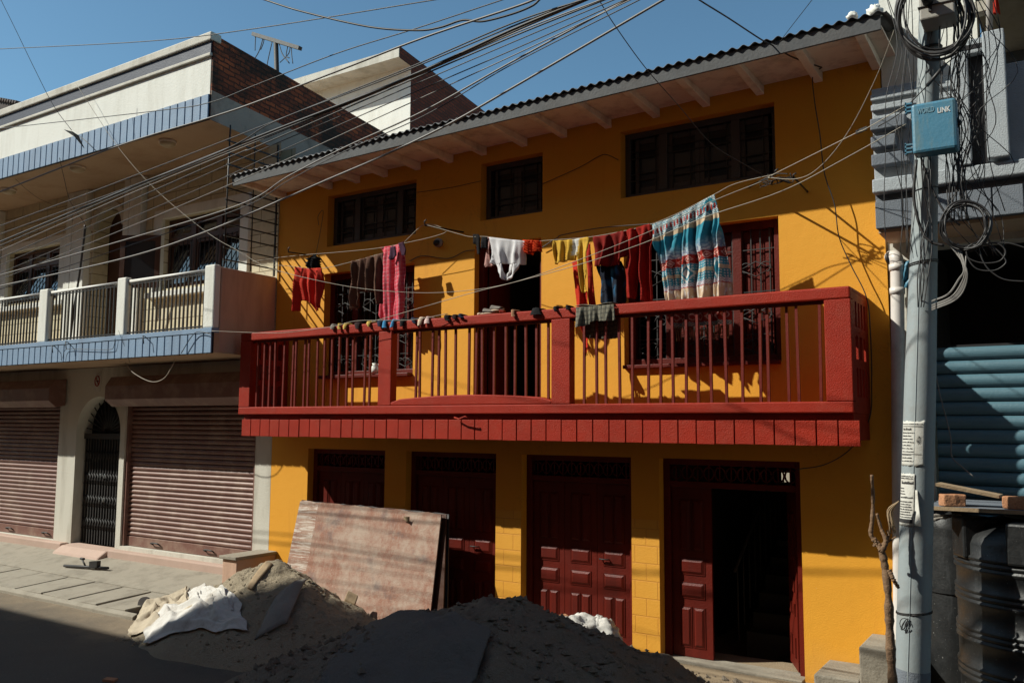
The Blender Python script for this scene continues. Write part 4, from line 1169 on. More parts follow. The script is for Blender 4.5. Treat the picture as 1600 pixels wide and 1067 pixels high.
o = mb.build('hanging_wire', M['cablegrey']); tag(o, 'thin grey wire hanging in front of the blue roller shutter', 'wire')
mb = MB(); p = at(1478, 100, -1.8); q = at(1448, 135, -1.8); mb.tube([p, q], .014, 6); mb.tube([at(1494, 88, -1.8), p], .005, 5); mb.tube(smooth_path([q, at(1435, 148, -1.8), at(1405, 178, -1.7), at(1372, 198, -1.6)], 4), .005, 5)
o = mb.build('cable_joint', M['cable']); tag(o, 'black sleeve joint on a cable slanting above the blue box', 'cable joint')

# ================================================================== water tanks, bricks, plank
def tank(cx, cy, R, z0, z1, label, ribs):
    t = thing('water_tank', (cx, cy, z0), label, 'water tank', 'black water tanks by the blue shutter')
    prof = [(R * .99, z0)]
    for zr in ribs:
        for d in (-.045, 0, .045):
            z = zr + d
            prof += [(R, z - .02), (R + .016, z - .008), (R + .016, z + .008), (R, z + .02)]
    prof += [(R, z1 - .2), (R * .96, z1 - .14), (R * .8, z1 - .05), (R * .45, z1), (.001, z1 + .01)]
    mb = MB(); mb.lathe(prof, cx, cy, 64); mb.build('body', M['tank'], t)
    mb = MB(); mb.lathe([(R * .42, z1 - .01), (R * .42, z1 + .05), (R * .36, z1 + .07), (.001, z1 + .075)], cx, cy, 24); mb.build('lid', M['tank'], t)
    mb = MB()
    for a in (-2.62, -1.75, -.9):
        c = Vector((cx + math.cos(a) * R * .84, cy + math.sin(a) * R * .84, z1 - .16)); u = Vector((-math.sin(a), math.cos(a), 0)) * .11; w = Vector((math.cos(a), math.sin(a), 0)) * .14
        mb.obox(c, u, w, Vector((0, 0, .16)))
    mb.build('lug', M['tank'], t, bevel=.02)
    return t
tank(-.26, -.68, .64, .1, 1.93, 'ribbed black water tank with dirty streaks in front of the blue shutter', (.42, .72, 1.02, 1.32, 1.58))
tank(-.62, .0 - .62 + .62 + .38 - .95, .3, .1, 1.82, 'smaller black drum half hidden between the pole and the ribbed tank', (.5, .9, 1.3)) if False else None
t = thing('cover_board', at(1530, 795, -.7), 'dark board lying across the top of the ribbed black tank', 'board')
mb = MB(); a = at(1459, 786, -.75); mb.box(a.x, 1.0, -1.18, -.2, 1.985, 2.015); mb.build('panel', M['greydark'], t)
mb = MB(); mb.box(a.x - .01, .5, -1.19, -1.181, 1.99, 2.02); mb.build('edge', M['plank'], t)
def rough_up(o, amp, seed, cuts=5):
    bm = bmesh.new(); bm.from_mesh(o.data); bmesh.ops.subdivide_edges(bm, edges=bm.edges, cuts=cuts, use_grid_fill=True)
    for v in bm.verts: v.co += noise.noise_vector(v.co * 22 + Vector((seed, 0, 0))) * amp + noise.noise_vector(v.co * 9) * amp
    bm.to_mesh(o.data); bm.free()
def brick(px, py, Y, rot, label, frog=False):
    p = at(px, py, Y); t = thing('clay_brick', p, label, 'brick', 'bricks on the tank cover')
    mb = MB(); c, s = math.cos(rot), math.sin(rot)
    mb.obox((p.x, p.y, 2.016 + .05), Vector((c, s, 0)) * .09, Vector((-s, c, 0)) * .055, Vector((0, 0, .05))); o = mb.build('body', M['redbrick'], t, bevel=.012); rough_up(o, .006, 9)
brick(1488, 778, -1.05, .5, 'clay brick propping the plank, next to the pole'); brick(1588, 780, -1.02, -.3, 'clay brick at the right end of the plank, edge of the photo')
t = thing('wooden_plank', at(1500, 765, -1), 'rough plank sloping from the brick down across the tank cover', 'plank')
mb = MB(); a, b = at(1466, 756, -1.0), at(1564, 775, -.92); mb.obox((a + b) / 2, (b - a) / 2, Vector((.01, .09, 0)), Vector((0, .0, .012))); mb.build('board', M['plank'], t)
mb = MB(); mb.lathe([(.26, .1), (.26, 1.75), (.24, 1.86), (.14, 1.93), (.001, 1.94)], -.98, -.12, 32)
mb.lathe([(.275, 1.2), (.275, 1.24)], -.98, -.12, 32); o = mb.build('plastic_drum', M['tank']); tag(o, 'narrow black drum in the gap between the pole and the ribbed tank', 'drum')
mb = MB(); mb.smooth = True; mb.grid(8, 6, lambda u, v: tuple(at(1450 + 52 * u, 803 + (1 - u) * 14 * v - 8 * u * 0, -.85) + Vector((0, .03 * noise.noise(Vector((u * 4, v * 4, 1))), .01 * noise.noise(Vector((u * 7, v * 3, 9)))))))
o = mb.build('plastic_sheet', M['sheet']); tag(o, 'grey plastic sheet sticking out under the board beside the pole', 'sheet'); o.modifiers.new('t', 'SOLIDIFY').thickness = .006
mb = MB(); mb.smooth = True; mb.grid(10, 6, lambda u, v: (-.44 + .5 * u, -1.21 - .08 * v, 1.79 - .045 * v + .12 * u * .0 + .012 * noise.noise(Vector((u * 6, v * 4, 2)))))
o = mb.build('cement_paper', M['sheet']); tag(o, 'scrap of grey cement paper on the shoulder of the ribbed tank', 'scrap'); o.modifiers.new('t', 'SOLIDIFY').thickness = .005

# dead sapling and concrete steps at the foot of the pole
tr = thing('dead_sapling', at(1396, 1067, -1.9) + Vector((0, 0, -.6)), 'dead leafless sapling with a forked top leaning by the steel pole', 'tree')
def limb(pts, r0, r1, name, Y=-1.9, seed=1):
    rg = random.Random(seed); P = smooth_path([at(x, y, Y + rg.uniform(-.03, .03)) for x, y in pts], 16)
    mb = MB(); mb.tube(P, lambda t: (r0 + (r1 - r0) * t) * (1 + .3 * noise.noise(Vector((t * 16, seed, 0))) + .25 * max(0, noise.noise(Vector((t * 34, seed, 5)))) + .1 * math.sin(t * 37 + seed)), 12); return mb
mb = limb([(1402, 1150), (1395, 1067), (1391, 1000), (1388, 930), (1382, 880), (1376, 855)], .037, .024, 'trunk')
mb.build('trunk', M['bark'], tr)
for i, (pts, r0, r1) in enumerate(([((1377, 860), (1371, 848), (1361, 835), (1363, 810), (1364, 775), (1362, 742)), .02, .011], [((1378, 862), (1384, 845), (1377, 826), (1370, 802)), .02, .009],
        [((1380, 852), (1388, 838), (1386, 828)), .016, .006], [((1384, 848), (1394, 842), (1400, 838)), .008, .004], [((1389, 890), (1396, 905), (1404, 918)), .018, .012], [((1371, 848), (1366, 852), (1368, 845)), .014, .006])):
    limb(pts, r0, r1, 'branch', seed=i + 3).build('branch', M['bark'], tr)
st = thing('concrete_step', (-1.6, -.5, .15), 'pair of rough concrete step blocks at the foot of the orange wall by the pole', 'steps')
mb = MB(); mb.box(-1.72, -1.3, -.62, -.01, .05, .70); mb.build('block', M['concrete'], st, bevel=.015)
mb = MB(); mb.box(-2.12, -1.721, -.62, -.01, .05, .40); mb.build('block', M['concrete'], st, bevel=.015)
# ================================================================== ground, pavement, heaps
def sstep(a, b, x):
    t = max(0, min(1, (x - a) / (b - a))); return t * t * (3 - 2 * t)
def pave_z(y): return .11 + (.20 - .11) * (y + 1.72) / .72 if y < -1.0 else .21 + .17 * (y + 1) / .84
def gz(x, y):
    if x < -10.0 and y > -1.72: return pave_z(min(y, -.1))
    return road_z(x, y)
def road_z(x, y):
    z = .145 * sstep(-2.2, -.25, y) if x > -10.4 else .05 * sstep(-2.2, -1.4, y)
    return z + .012 * noise.noise(Vector((x * .9, y * .9, 0))) + .005 * noise.noise(Vector((x * 4, y * 4, 5)))
def heap(x, y, cx, cy, rl, rr, rf, rb_, h, seed, flat=.12):
    dx = (x - cx) / (rr if x > cx else rl); dy = (y - cy) / (rb_ if y > cy else rf)
    d = math.sqrt(dx * dx + dy * dy)
    d += .10 * noise.noise(Vector((x * 1.3, y * 1.3, seed))) + .05 * noise.noise(Vector((x * 3.1, y * 3.1, seed)))
    s = math.sqrt(d * d + flat * flat) - flat
    v = h * (1 - s * 1.02)
    e = .055 * noise.noise(Vector((x * 4.5, y * 4.5, seed))) + .034 * abs(noise.noise(Vector((x * 11, y * 11, seed)))) + .016 * noise.noise(Vector((x * 27, y * 27, seed)))
    return v + e * min(1, max(0, v * 5))
k1 = at(432, 880, -1.25); k2 = at(805, 940, -1.75)
def H1(x, y): return heap(x, y, k1.x, k1.y, 1.75, 1.75, 1.15, .85, k1.z - .10, 2.0) + .10
def H2(x, y): return heap(x, y, k2.x, k2.y, 2.5, 1.92, 2.3, 1.45, k2.z - .12, 8.0, .16) + .12
def terrain(x, y): return max(gz(x, y), H1(x, y), H2(x, y))
def hit(px, py):
    r = ray(px, py).normalized(); t = 5.0
    while t < 25:
        p = CAM + r * t
        if p.z < terrain(p.x, p.y): return p
        t += .02
    return p

def road_mat():
    m = NT('dusty_asphalt')
    x, y, z = m.sep()
    base = m.mix(m.noise(1.2, 6, .65), srgb(98, 90, 80), srgb(80, 76, 72))
    near = m.ramp(m.math('ADD', y, m.math('MULTIPLY', m.noise(.9, 5), 1.4)), [(0, (0, 0, 0)), (1, (1, 1, 1))])
    dust = m.math('MULTIPLY', m.ramp(m.math('ADD', m.math('MULTIPLY', y, .35), m.math('ADD', m.math('MULTIPLY', m.noise(1.1, 6, .7), .8), .72)), [(.2, (0, 0, 0)), (.75, (1, 1, 1))]), .9)
    base = m.mix(dust, base, srgb(150, 132, 108))
    base = m.mix(m.math('MULTIPLY', m.ramp(m.noise(60, 3), [(.62, (0, 0, 0)), (.7, (1, 1, 1))]), .35), base, srgb(160, 148, 130))
    m.color(base); m.rough(.93)
    m.bump(m.math('ADD', m.noise(70, 4, .6), m.math('MULTIPLY', m.noise(8, 5), 1.2)), .6, .015); m.set(**{'Specular IOR Level': .2})
    return m.mat
M['road'] = road_mat()
mb = MB(); mb.smooth = True
mb.grid(150, 60, lambda u, v: (-22 + 28 * u, -7 + 7.6 * v, road_z(-22 + 28 * u, -7 + 7.6 * v)))
gr = mb.build('road', M['road']); tag(gr, kind='structure')
mb = MB()
def far(u, v): return (-300 + 600 * u, -300 + 600 * v, -.06)
mb.grid(4, 4, far); o = mb.build('ground', M['road']); tag(o, kind='structure')

# pavement of worn concrete slabs on the left
mb = MB(); x = -22.0; rg = random.Random(4)
while x < -10.7:
    w = rg.uniform(.62, .78); x2 = min(x + w, -10.7); dz = rg.uniform(-.012, .012); sk = -.22
    mb.hexa([(x + sk, -1.72, .0), (x2 - .045 + sk, -1.72, .0), (x2 - .045, -1.0, .0), (x, -1.0, .0), (x + sk, -1.72, .11 + dz), (x2 - .045 + sk, -1.72, .11 - dz), (x2 - .045, -1.0, .20 - dz * .5), (x, -1.0, .20 + dz * .5)])
    x = x2
mb.hexa([(-22, -.985, 0), (-9.98, -.985, 0), (-9.98, -.01, 0), (-22, -.01, 0), (-22, -.985, .21), (-9.98, -.985, .21), (-9.98, -.01, .405), (-22, -.01, .405)])
mb.hexa([(-22, -1.80, 0), (-10.7, -1.80, 0), (-10.7, -1.73, 0), (-22, -1.73, 0), (-22, -1.80, .07), (-10.7, -1.80, .07), (-10.7, -1.73, .105), (-22, -1.73, .105)])
o = mb.build('pavement', M['concrete'], None, bevel=.014); tag(o, kind='structure')

def make_heap(name, H, x0, x1, y0, y1, nx, ny, mat, label):
    mb = MB(); mb.smooth = True
    mb.grid(nx, ny, lambda u, v: (x0 + (x1 - x0) * u, y0 + (y1 - y0) * v, max(H(x0 + (x1 - x0) * u, y0 + (y1 - y0) * v), -.05)))
    o = mb.build(name, mat); tag(o, label, 'sand heap'); return o
make_heap('sand_heap', H1, k1.x - 2.1, k1.x + 2.1, k1.y - 1.75, -.02, 200, 150, M['sand1'], 'heap of brown sand, partly sunlit, with the white sacks at its left foot')
make_heap('sand_heap', H2, k2.x - 3.0, k2.x + 2.5, k2.y - 3.0, -.08, 230, 200, M['sand2'], 'large dark heap of grey gravelly sand in the shade before the doors')
def pebbles(n, H, x0, x1, y0, y1, smin, smax, seed):
    rg = random.Random(seed); mb = MB()
    for _ in range(n):
        x, y = rg.uniform(x0, x1), rg.uniform(y0, y1); z = H(x, y)
        if z < gz(x, y) + .0 and n < 10000 and rg.random() < .6: z = gz(x, y)
        z = max(z, gz(x, y)); s = smin + (smax - smin) * rg.random() ** 4
        c = Vector((x, y, z + s * .2)); vs = []
        for sx, sy, sz in ((1, 0, 0), (-1, 0, 0), (0, 1, 0), (0, -1, 0), (0, 0, 1), (0, 0, -1)):
            vs.append(c + Vector((sx, sy, sz * .75)) * s * rg.uniform(.6, 1.2) + Vector((rg.uniform(-1, 1), rg.uniform(-1, 1), 0)) * s * .25)
        mb.add(vs, [(0, 2, 4), (2, 1, 4), (1, 3, 4), (3, 0, 4), (2, 0, 5), (1, 2, 5), (3, 1, 5), (0, 3, 5)])
    return mb
o = pebbles(3200, terrain, k2.x - 2.4, k2.x + 2.4, k2.y - 2.2, -.3, .006, .06, 6).build('gravel', M['sand2']); tag(o, kind='stuff')
o = pebbles(1600, terrain, k1.x - 1.5, k1.x + 1.7, k1.y - 1.3, -.3, .005, .035, 7).build('rubble', M['sand1']); tag(o, kind='stuff')

def lay(name, quad_px, mat, label, cat, th=.02, lift=.03, n=14, bend=.0, seed=0):
    """flat sheet lying on the heaps: corner points are found on the heap surface"""
    A, B, C, D = [hit(*q) for q in quad_px]
    nrm = (B - A).cross(D - A).normalized()
    if nrm.z < 0: nrm = -nrm
    mb = MB()
    def fn(u, v):
        p = (A * (1 - u) + B * u) * (1 - v) + (D * (1 - u) + C * u) * v
        ss = 0.0
        for i in range(-2, 3):
            for j in range(-2, 3): ss += terrain(p.x + .07 * i, p.y + .07 * j)
        p.z = .62 * ss / 25 + .38 * terrain(p.x, p.y)
        return tuple(p + nrm * (lift * (1 if name != 'cement_sheet' else min(1, .1 + u * 1.6)) + bend * noise.noise(Vector((u * 2.5 + seed, v * 2.5, seed))) + bend * .4 * noise.noise(Vector((u * 7 + seed, v * 7, seed)))) + Vector((0, 0, .03 * bend * noise.noise(Vector((u * 9, v * 9, 1))))))
    mb.smooth = True; mb.grid(n, n, fn); o = mb.build(name, mat); tag(o, label, cat)
    o.modifiers.new('t', 'SOLIDIFY').thickness = th; return o
lay('cement_sheet', ((560, 978), (772, 1000), (738, 1090), (500, 1075)), M['packed'], 'large grey sheet lying flat on the dark heap at the bottom of the photo', 'sheet', .015, .06, 90, .05, 3)
lay('cement_sheet', ((432, 932), (477, 908), (446, 978), (398, 1002)), M['sheet'], 'small grey sheet leaning on the right slope of the brown heap', 'sheet', .015, .05, 10, .03, 5)
lay('wooden_plank', ((418, 876), (428, 882), (396, 926), (388, 920)), M['plank'], 'short pale plank stuck in the sunlit side of the brown heap', 'plank', .02, .04, 4)
def crumple(name, quad_px, mat, label, cat, amp, n, seed, creases=16, lift=.03, th=.004):
    """thrown-down sheet: straight sharp creases over a few broad bulges"""
    A, B, C, D = [hit(*q) for q in quad_px]; mb = MB(); mb.smooth = True
    rg = random.Random(seed); L = []
    for _ in range(creases):
        a = rg.uniform(0, math.pi); L.append((rg.uniform(.05, .95), rg.uniform(.05, .95), math.cos(a), math.sin(a), rg.uniform(.04, .13), rg.uniform(.35, 1.0) * (1 if rg.random() < .7 else -.5), rg.uniform(.2, .5)))
    def fn(u, v):
        q = Vector((u * 3, v * 2.5, seed)); w = noise.noise_vector(q) * .10 + noise.noise_vector(q * 2.6) * .05
        uu, vv = u + w.x * .6, v + w.y * .6
        p = (A * (1 - u) + B * u) * (1 - v) + (D * (1 - u) + C * u) * v
        p = p + Vector((noise.noise(q * 1.3) * .1, noise.noise(q * 1.3 + Vector((5, 5, 5))) * .1, 0))
        h = .5 + .9 * noise.noise(q * .8 + Vector((9, 1, 0)))
        for cx, cy, nx, ny, wd, am, ln in L:
            d = abs((uu - cx) * nx + (vv - cy) * ny) / wd; e = abs(-(uu - cx) * ny + (vv - cy) * nx) / ln
            if d < 1 and e < 1: h += am * (1 - d) * (1 - e * e)
        edge = min(1, 7 * min(u, 1 - u, v, 1 - v) + .12)
        ss = sum(terrain(p.x + .06 * i, p.y + .06 * k) for i in (-1, 0, 1) for k in (-1, 0, 1)) / 9
        return (p.x, p.y, ss + lift + amp * max(-.1, h) * edge + .006 * noise.noise(q * 9))
    mb.grid(n, n, fn); o = mb.build(name, mat); tag(o, label, cat); o.modifiers.new('t', 'SOLIDIFY').thickness = th; return o
crumple('white_sack', ((252, 950), (376, 948), (388, 988), (222, 1010)), M['sack'], 'torn white woven sack spread crumpled at the foot of the brown heap', 'sack', .05, 90, 2, 24)
crumple('dirty_tarp', ((228, 946), (296, 918), (312, 968), (194, 996)), paint('dirty_beige_tarp', srgb(172, 158, 136), .8, .1, 4, .4, 60, stain=srgb(110, 96, 80), stain_amt=.6, ss=4), 'dirty beige tarpaulin crumpled on the pavement left of the white sack', 'tarpaulin', .07, 80, 6, 16)
crumple('dirty_tarp', ((292, 926), (356, 940), (366, 962), (298, 966)), M['sack'], 'stiff pale fold of plastic standing above the white sack', 'plastic', .06, 60, 9, 8, .05)

# plastic bag and bricks against the third door
bg = thing('plastic_bag', at(930, 1010, -.35), 'shiny white plastic bag lying against the third shop door', 'bag')
mb = MB(); mb.smooth = True; ca, cb = at(903, 985, -.5), at(938, 994, -.45)
def blob(c, rx, ry, rz, seed):
    def fn(u, v):
        a = u * 2 * math.pi; b = v * math.pi; d = Vector((math.cos(a) * math.sin(b), math.sin(a) * math.sin(b), math.cos(b)))
        r = 1 + .35 * noise.noise(d * 1.8 + Vector((seed, 0, 0))) + .22 * (1 - abs(noise.noise(d * 3.5 + Vector((0, seed, 0)))) * 2) + .1 * noise.noise(d * 9)
        return (c.x + d.x * rx * r, c.y + d.y * ry * r, c.z + d.z * rz * r)
    mb.grid(40, 26, fn)
blob(Vector((ca.x, ca.y, ca.z - .0)), .24, .16, .15, 3.0); blob(Vector((cb.x, cb.y, cb.z - .03)), .19, .16, .2, 5.0)
mb.build('bag', M['sack'], bg, weld=True)
for i, (px, py, rot, lab) in enumerate(((893, 975, .3, 'broken brick on the heap edge beside the white plastic bag'), (877, 966, .9, 'half brick higher up the heap edge left of the white bag'))):
    p = at(px, py, -.55); t = thing('broken_brick', p, lab, 'brick', 'broken bricks on the heap edge'); mb = MB(); c, s = math.cos(rot), math.sin(rot)
    mb.obox(p, Vector((c, s, .1)) * .07, Vector((-s, c, 0)) * .05, Vector((0, 0, .035))); mb.build('body', M['redbrick'], t, bevel=.01)
p = hit(543, 942); mb = MB(); mb.obox(p + Vector((0, .05, .02)), Vector((.07, .02, -.03)), Vector((0, .03, .05)), Vector((.02, 0, .05))); o = mb.build('clay_brick', M['plank'], None, bevel=.01); tag(o, 'pale brick piece at the foot of the leaning boards', 'brick')

# leaning shuttering boards
def board_mat():
    m = NT('stained_shuttering_board')
    base = m.mix(m.noise(1.5, 6, .65), srgb(142, 98, 80), srgb(154, 112, 92))
    base = m.mix(m.math('MULTIPLY', m.ramp(m.noise(3, 9, .75), [(.42, (0, 0, 0)), (.62, (1, 1, 1))]), .8), base, srgb(176, 158, 142))
    base = m.mix(m.math('MULTIPLY', m.ramp(m.noise(20, 8, .8, vec=m.map((1, 1, .35))), [(.5, (0, 0, 0)), (.68, (1, 1, 1))]), .6), base, srgb(178, 160, 144))
    base = m.mix(m.math('MULTIPLY', m.ramp(m.noise(2.3, 5, .6, vec=m.map((1, 1, 1), loc=(7, 3, 1))), [(.56, (0, 0, 0)), (.68, (1, 1, 1))]), .65), base, srgb(98, 88, 88))
    x, y, z = m.sep()
    comb = m.math('SINE', m.math('ADD', m.math('MULTIPLY', z, 118.0), m.math('ADD', m.math('MULTIPLY', m.noise(4, 3), 16.0), m.math('MULTIPLY', m.noise(22, 4), 6.0))))
    left = m.ramp(m.math('ADD', x, m.math('MULTIPLY', m.noise(6, 4), .08)), [(0, (1, 1, 1)), (1, (0, 0, 0))])
    lm = m.n['Color Ramp'] if False else None
    lf = m.math('LESS_THAN', m.math('ADD', x, m.math('MULTIPLY', m.noise(6, 4), .08)), .44)
    strk = m.ramp(m.noise(1.0, 5, .6, vec=m.map((3.0, 3.0, 34.0)), dist=.8), [(.5, (0, 0, 0)), (.56, (1, 1, 1))])
    base = m.mix(m.math('MULTIPLY', m.math('MULTIPLY', strk, m.math('ADD', m.noise(16, 5), .25)), lf), base, srgb(206, 196, 184))
    m.color(base); m.rough(.85); m.bump(m.noise(45, 5), .5, .01)
    return m.mat
M['board'] = board_mat()
def board(i, yo, dx, label, mat):
    xr, xb = ((690, 670), (698, 692), (702, 699))[i - 1]
    tl, tr = at(470 + dx, 782, -.34 + yo), at(xr, 803, -.34 + yo); bl, br = at(434 + dx, 955, -.66 + yo), at(xb, 985, -.66 + yo)
    o_ = bl; U = (br - bl); W = (tl - bl); U2 = tr - tl
    t = thing('shuttering_board', (bl.x, bl.y, bl.z), label, 'board', 'boards leaning on the house')
    mb = MB(); nn = U.cross(W).normalized() * .009
    def P(u, v): return bl * (1 - u) * (1 - v) + br * u * (1 - v) + tr * u * v + tl * (1 - u) * v
    rg = random.Random(i)
    n = 24; vs = []
    top = [P(k / n, 1 + rg.uniform(-.008, .008)) for k in range(n + 1)]; bot = [P(k / n, 0) for k in range(n + 1)]
    for k in range(n):
        mb.hexa([bot[k] - nn - o_, bot[k + 1] - nn - o_, bot[k + 1] + nn - o_, bot[k] + nn - o_, top[k] - nn - o_, top[k + 1] - nn - o_, top[k + 1] + nn - o_, top[k] + nn - o_])
    o = mb.build('panel', mat, None, weld=True); COL.objects.unlink(o); COL.objects.link(o); o.parent = t
    return t
board(1, 0, 0, 'front stained pinkish shuttering board leaning against the shop doors', M['board'])
board(2, .06, 2, 'second shuttering board tucked behind the stained front one', M['brownwood'])
board(3, .13, 6, 'rearmost dark shuttering board of the leaning stack', M['darkwood'])
p = at(638, 806, -.37); mb = MB(); mb.smooth = True; mb.grid(6, 6, lambda u, v: (p.x - .05 + .1 * u, p.y - .03 - .03 * math.sin(u * 3), p.z - .06 * v + .02 * math.sin(u * 5) * v)); o = mb.build('paper_scrap', M['plank']); tag(o, 'small brown scrap stuck to the top of the front board', 'scrap'); o.modifiers.new('t', 'SOLIDIFY').thickness = .004

# things on the pavement
a, b = at(100, 890, -.75), at(170, 868, -.62)
t = thing('iron_tool', (a.x, a.y, .16), 'rusty iron bar with two clamps lying on the pavement before the gate', 'tool')
mb = MB(); a.z, b.z = .29, .33; mb.tube([a, b], .022, 8); mb.build('bar', M['iron'], t)
mb = MB(); u = (b - a)
c = a + u * .7; mb.obox(c + Vector((0, 0, .05)), Vector((.09, .01, .01)), Vector((0, .035, 0)), Vector((0, 0, .05))); c = a + u * .5; mb.tube([c, c + Vector((-.12, 0, .11))], .015, 6); mb.tube([c + Vector((-.16, 0, .12)), c + Vector((-.06, 0, .12))], .02, 6); mb.build('clamp', M['iron'], t)
p = at(228, 930, -1.5); p.z = .14
mb = MB(); mb.prism([(p.x + .16 * math.cos(math.pi * k / 10), p.z + .13 * math.sin(math.pi * k / 10)) for k in range(11)], p.y - .015, p.y + .015); o = mb.build('tile_fragment', M['darkwood']); tag(o, 'dark half-round tile fragment standing on the pavement', 'tile')
mb = MB(); p = hit(390, 880); 
for k in range(9): q = p + Vector((RG.uniform(-.06, .06), RG.uniform(-.04, .04), .0)); mb.add([q, q + Vector((.05, -.01, .04)), q + Vector((.02, -.02, .09)), q + Vector((-.03, 0, .05))], [(0, 1, 2, 3)])
o = mb.build('weed', M['plant']); tag(o, 'small green weed on the crest of the brown heap', 'plant'); o.modifiers.new('t', 'SOLIDIFY').thickness = .003
mb = MB(); p = hit(172, 1064); mb.obox(p + Vector((0, 0, .015)), Vector((.07, .02, 0)), Vector((-.02, .04, 0)), Vector((0, 0, .015))); o = mb.build('stone', M['redbrick'], None, bevel=.008); tag(o, 'small stone on the shaded road at the bottom edge', 'stone')
# ================================================================== overhead cables
def wire(name, pts, Y0, Y1, r, label, group=None, mat='cable', per=7):
    """pts are seen positions; the depth runs from Y0 to Y1 along the cable"""
    L = [0]
    for (a, b), (c, d) in zip(pts[:-1], pts[1:]): L.append(L[-1] + math.hypot(c - a, d - b))
    P = [at(x, y, Y0 + (Y1 - Y0) * l / L[-1]) for (x, y), l in zip(pts, L)]
    mb = MB(); mb.tube(smooth_path(P, per), r * (.62 if mat == 'rope' else .72), 6)
    o = mb.build(name, M[mat]); tag(o, label, 'cable' if name != 'washing_line' else 'washing line', group); return o
GB = 'overhead cables crossing the street'
LBL = 'overhead cable in the dense bundle fanning from the top centre to the left edge'
def ext(p):                                  # carry the cable on past both picture edges
    (x0, y0), (x1, y1) = p[0], p[1]; (x2, y2), (x3, y3) = p[-2], p[-1]
    return [(x0 + (x0 - x1) * .5, y0 + (y0 - y1) * .5)] + p + [(x3 + (x3 - x2) * .35, y3 + (y3 - y2) * .35)]
bundle = [([(912, 0), (800, 37), (642, 105), (521, 153), (400, 201), (149, 298), (0, 353)], .008, 'cable'),
          ([(908, 0), (800, 42), (600, 125), (430, 190), (314, 250), (0, 366)], .008, 'cable'),
          ([(915, 0), (800, 47), (610, 133), (400, 215), (203, 294), (0, 378)], .016, 'cable'),
          ([(918, 0), (800, 51), (605, 137), (400, 219), (203, 298), (0, 384)], .010, 'cable'),
          ([(940, 0), (800, 54), (600, 140), (400, 222), (210, 300), (0, 392)], .007, 'cablegrey'),
          ([(945, 0), (800, 58), (620, 135), (400, 230), (340, 254), (0, 404)], .009, 'cable'),
          ([(960, 0), (800, 67), (560, 170), (400, 238), (250, 305), (0, 415)], .006, 'cable'),
          ([(977, 0), (800, 79), (600, 165), (430, 240), (300, 300), (0, 427)], .006, 'cable'),
          ([(986, 0), (800, 88), (600, 180), (440, 253), (250, 335), (0, 437)], .006, 'cablegrey'),
          ([(1000, 0), (800, 101), (665, 180), (540, 236), (450, 283), (375, 326), (195, 386), (0, 452)], .006, 'cable')]
for i, (p, r, m_) in enumerate(bundle):
    wire('overhead_cable', ext(p), -4.7 + .05 * i, -3.1 - .05 * i, r * .9, LBL, GB, m_)
wire('overhead_cable', ext([(980, 0), (800, 97), (660, 175), (540, 230), (450, 276), (375, 320), (195, 375), (0, 430)]), -3.2, -2.6, .011, 'thicker pale-lit cable kinked above the left end of the corrugated eave', GB, 'cablegrey')
wire('overhead_cable', ext([(1037, 0), (800, 138), (700, 195), (600, 243), (500, 286), (450, 308), (320, 363), (189, 405), (0, 447)]), -3.0, -2.6, .014, 'lowest thick overhead cable, passing in front of the orange wall above the left window', GB, 'cablegrey')
wire('overhead_cable', ext([(835, 0), (800, 13), (660, 60), (526, 112), (400, 160), (329, 184), (180, 230), (0, 300)]), -4.6, -4.3, .010, 'thick pair of cables crossing the mossy brick flank, above the main bundle', GB, 'cablegrey')
wire('overhead_cable', ext([(786, 0), (647, 46), (526, 84), (400, 133), (326, 161), (241, 174), (0, 201)]), -3.4, -2.9, .007, 'thin cable crossing the white parapet and the top of the brick flank', GB)
wire('overhead_cable', ext([(681, 0), (400, 45), (230, 65), (0, 77)]), -3.4, -3.0, .007, 'topmost thin cable rising across the sky over the white parapet', GB)
wire('overhead_cable', ext([(413, 0), (470, 18), (574, 42), (650, 48), (687, 43.5), (723, 32), (754, 34), (800, 22.5), (831, 10), (843, 0)]), -3.6, -3.5, .012, 'thick black cable sagging in a bow at the top of the sky', GB)
wire('service_cable', [(925, -20), (938, 4), (963, 43.6), (1009, 107), (1060, 165), (1112, 225), (1165, 258), (1196, 276)], -3.5, -.45, .006, 'thin service cable dropping from the bundle to the bracket under the big upper window', None)
wire('service_cable', [(1076, -14), (1092, 0), (1137, 28), (1189, 62), (1208, 72), (1239, 90), (1284, 106)], -2.2, -.25, .010, 'black service cable coming over the eave to the last rafter', None)
wire('wall_cable', [(1284, 106), (1270, 118), (1273, 160), (1281, 210), (1288, 270), (1304, 320), (1311, 370), (1330, 415), (1354, 465), (1360, 520), (1362, 600), (1358, 655), (1330, 700), (1290, 725), (1246, 733)], -.16, -.06, .008, 'black cable running loosely down the right end of the orange wall', None)
wire('overhead_cable', [(1290, -30), (1269, 0), (1228, 53), (1215, 72)], -2.6, -1.0, .004, 'hair-thin wire over the corrugated eave at the upper right', None)
wire('kite_string', [(-6, -20), (1.4, 0), (25, 48), (56, 112), (84, 166), (112, 204)], -2.6, -2.0, .006, 'dark string running down from the upper left corner to the torn kite', None)
wire('pale_wire', [(118, 130), (183, 228), (245, 298), (322, 362), (372, 392), (425, 420), (540, 447), (639, 457), (720, 455), (800, 442), (900, 408), (1019, 360), (1110, 316), (1200, 280)], -1.45, -.55, .006, 'long pale wire falling from the white parapet and swinging up to the right bracket', None, 'rope')
wire('hanging_wire', [(93, 247), (100, 278), (110, 315), (133, 350)], -1.4, -.4, .007, 'thin wire hanging below the white roof slab near the left pilaster', None)
o = wire('bamboo_pole', [(133, 352), (131, 375), (124, 430), (116, 480), (110, 530)], -.9, -.75, .028, 'dark bamboo pole leaning on the white balcony', None); o['category'] = 'pole'
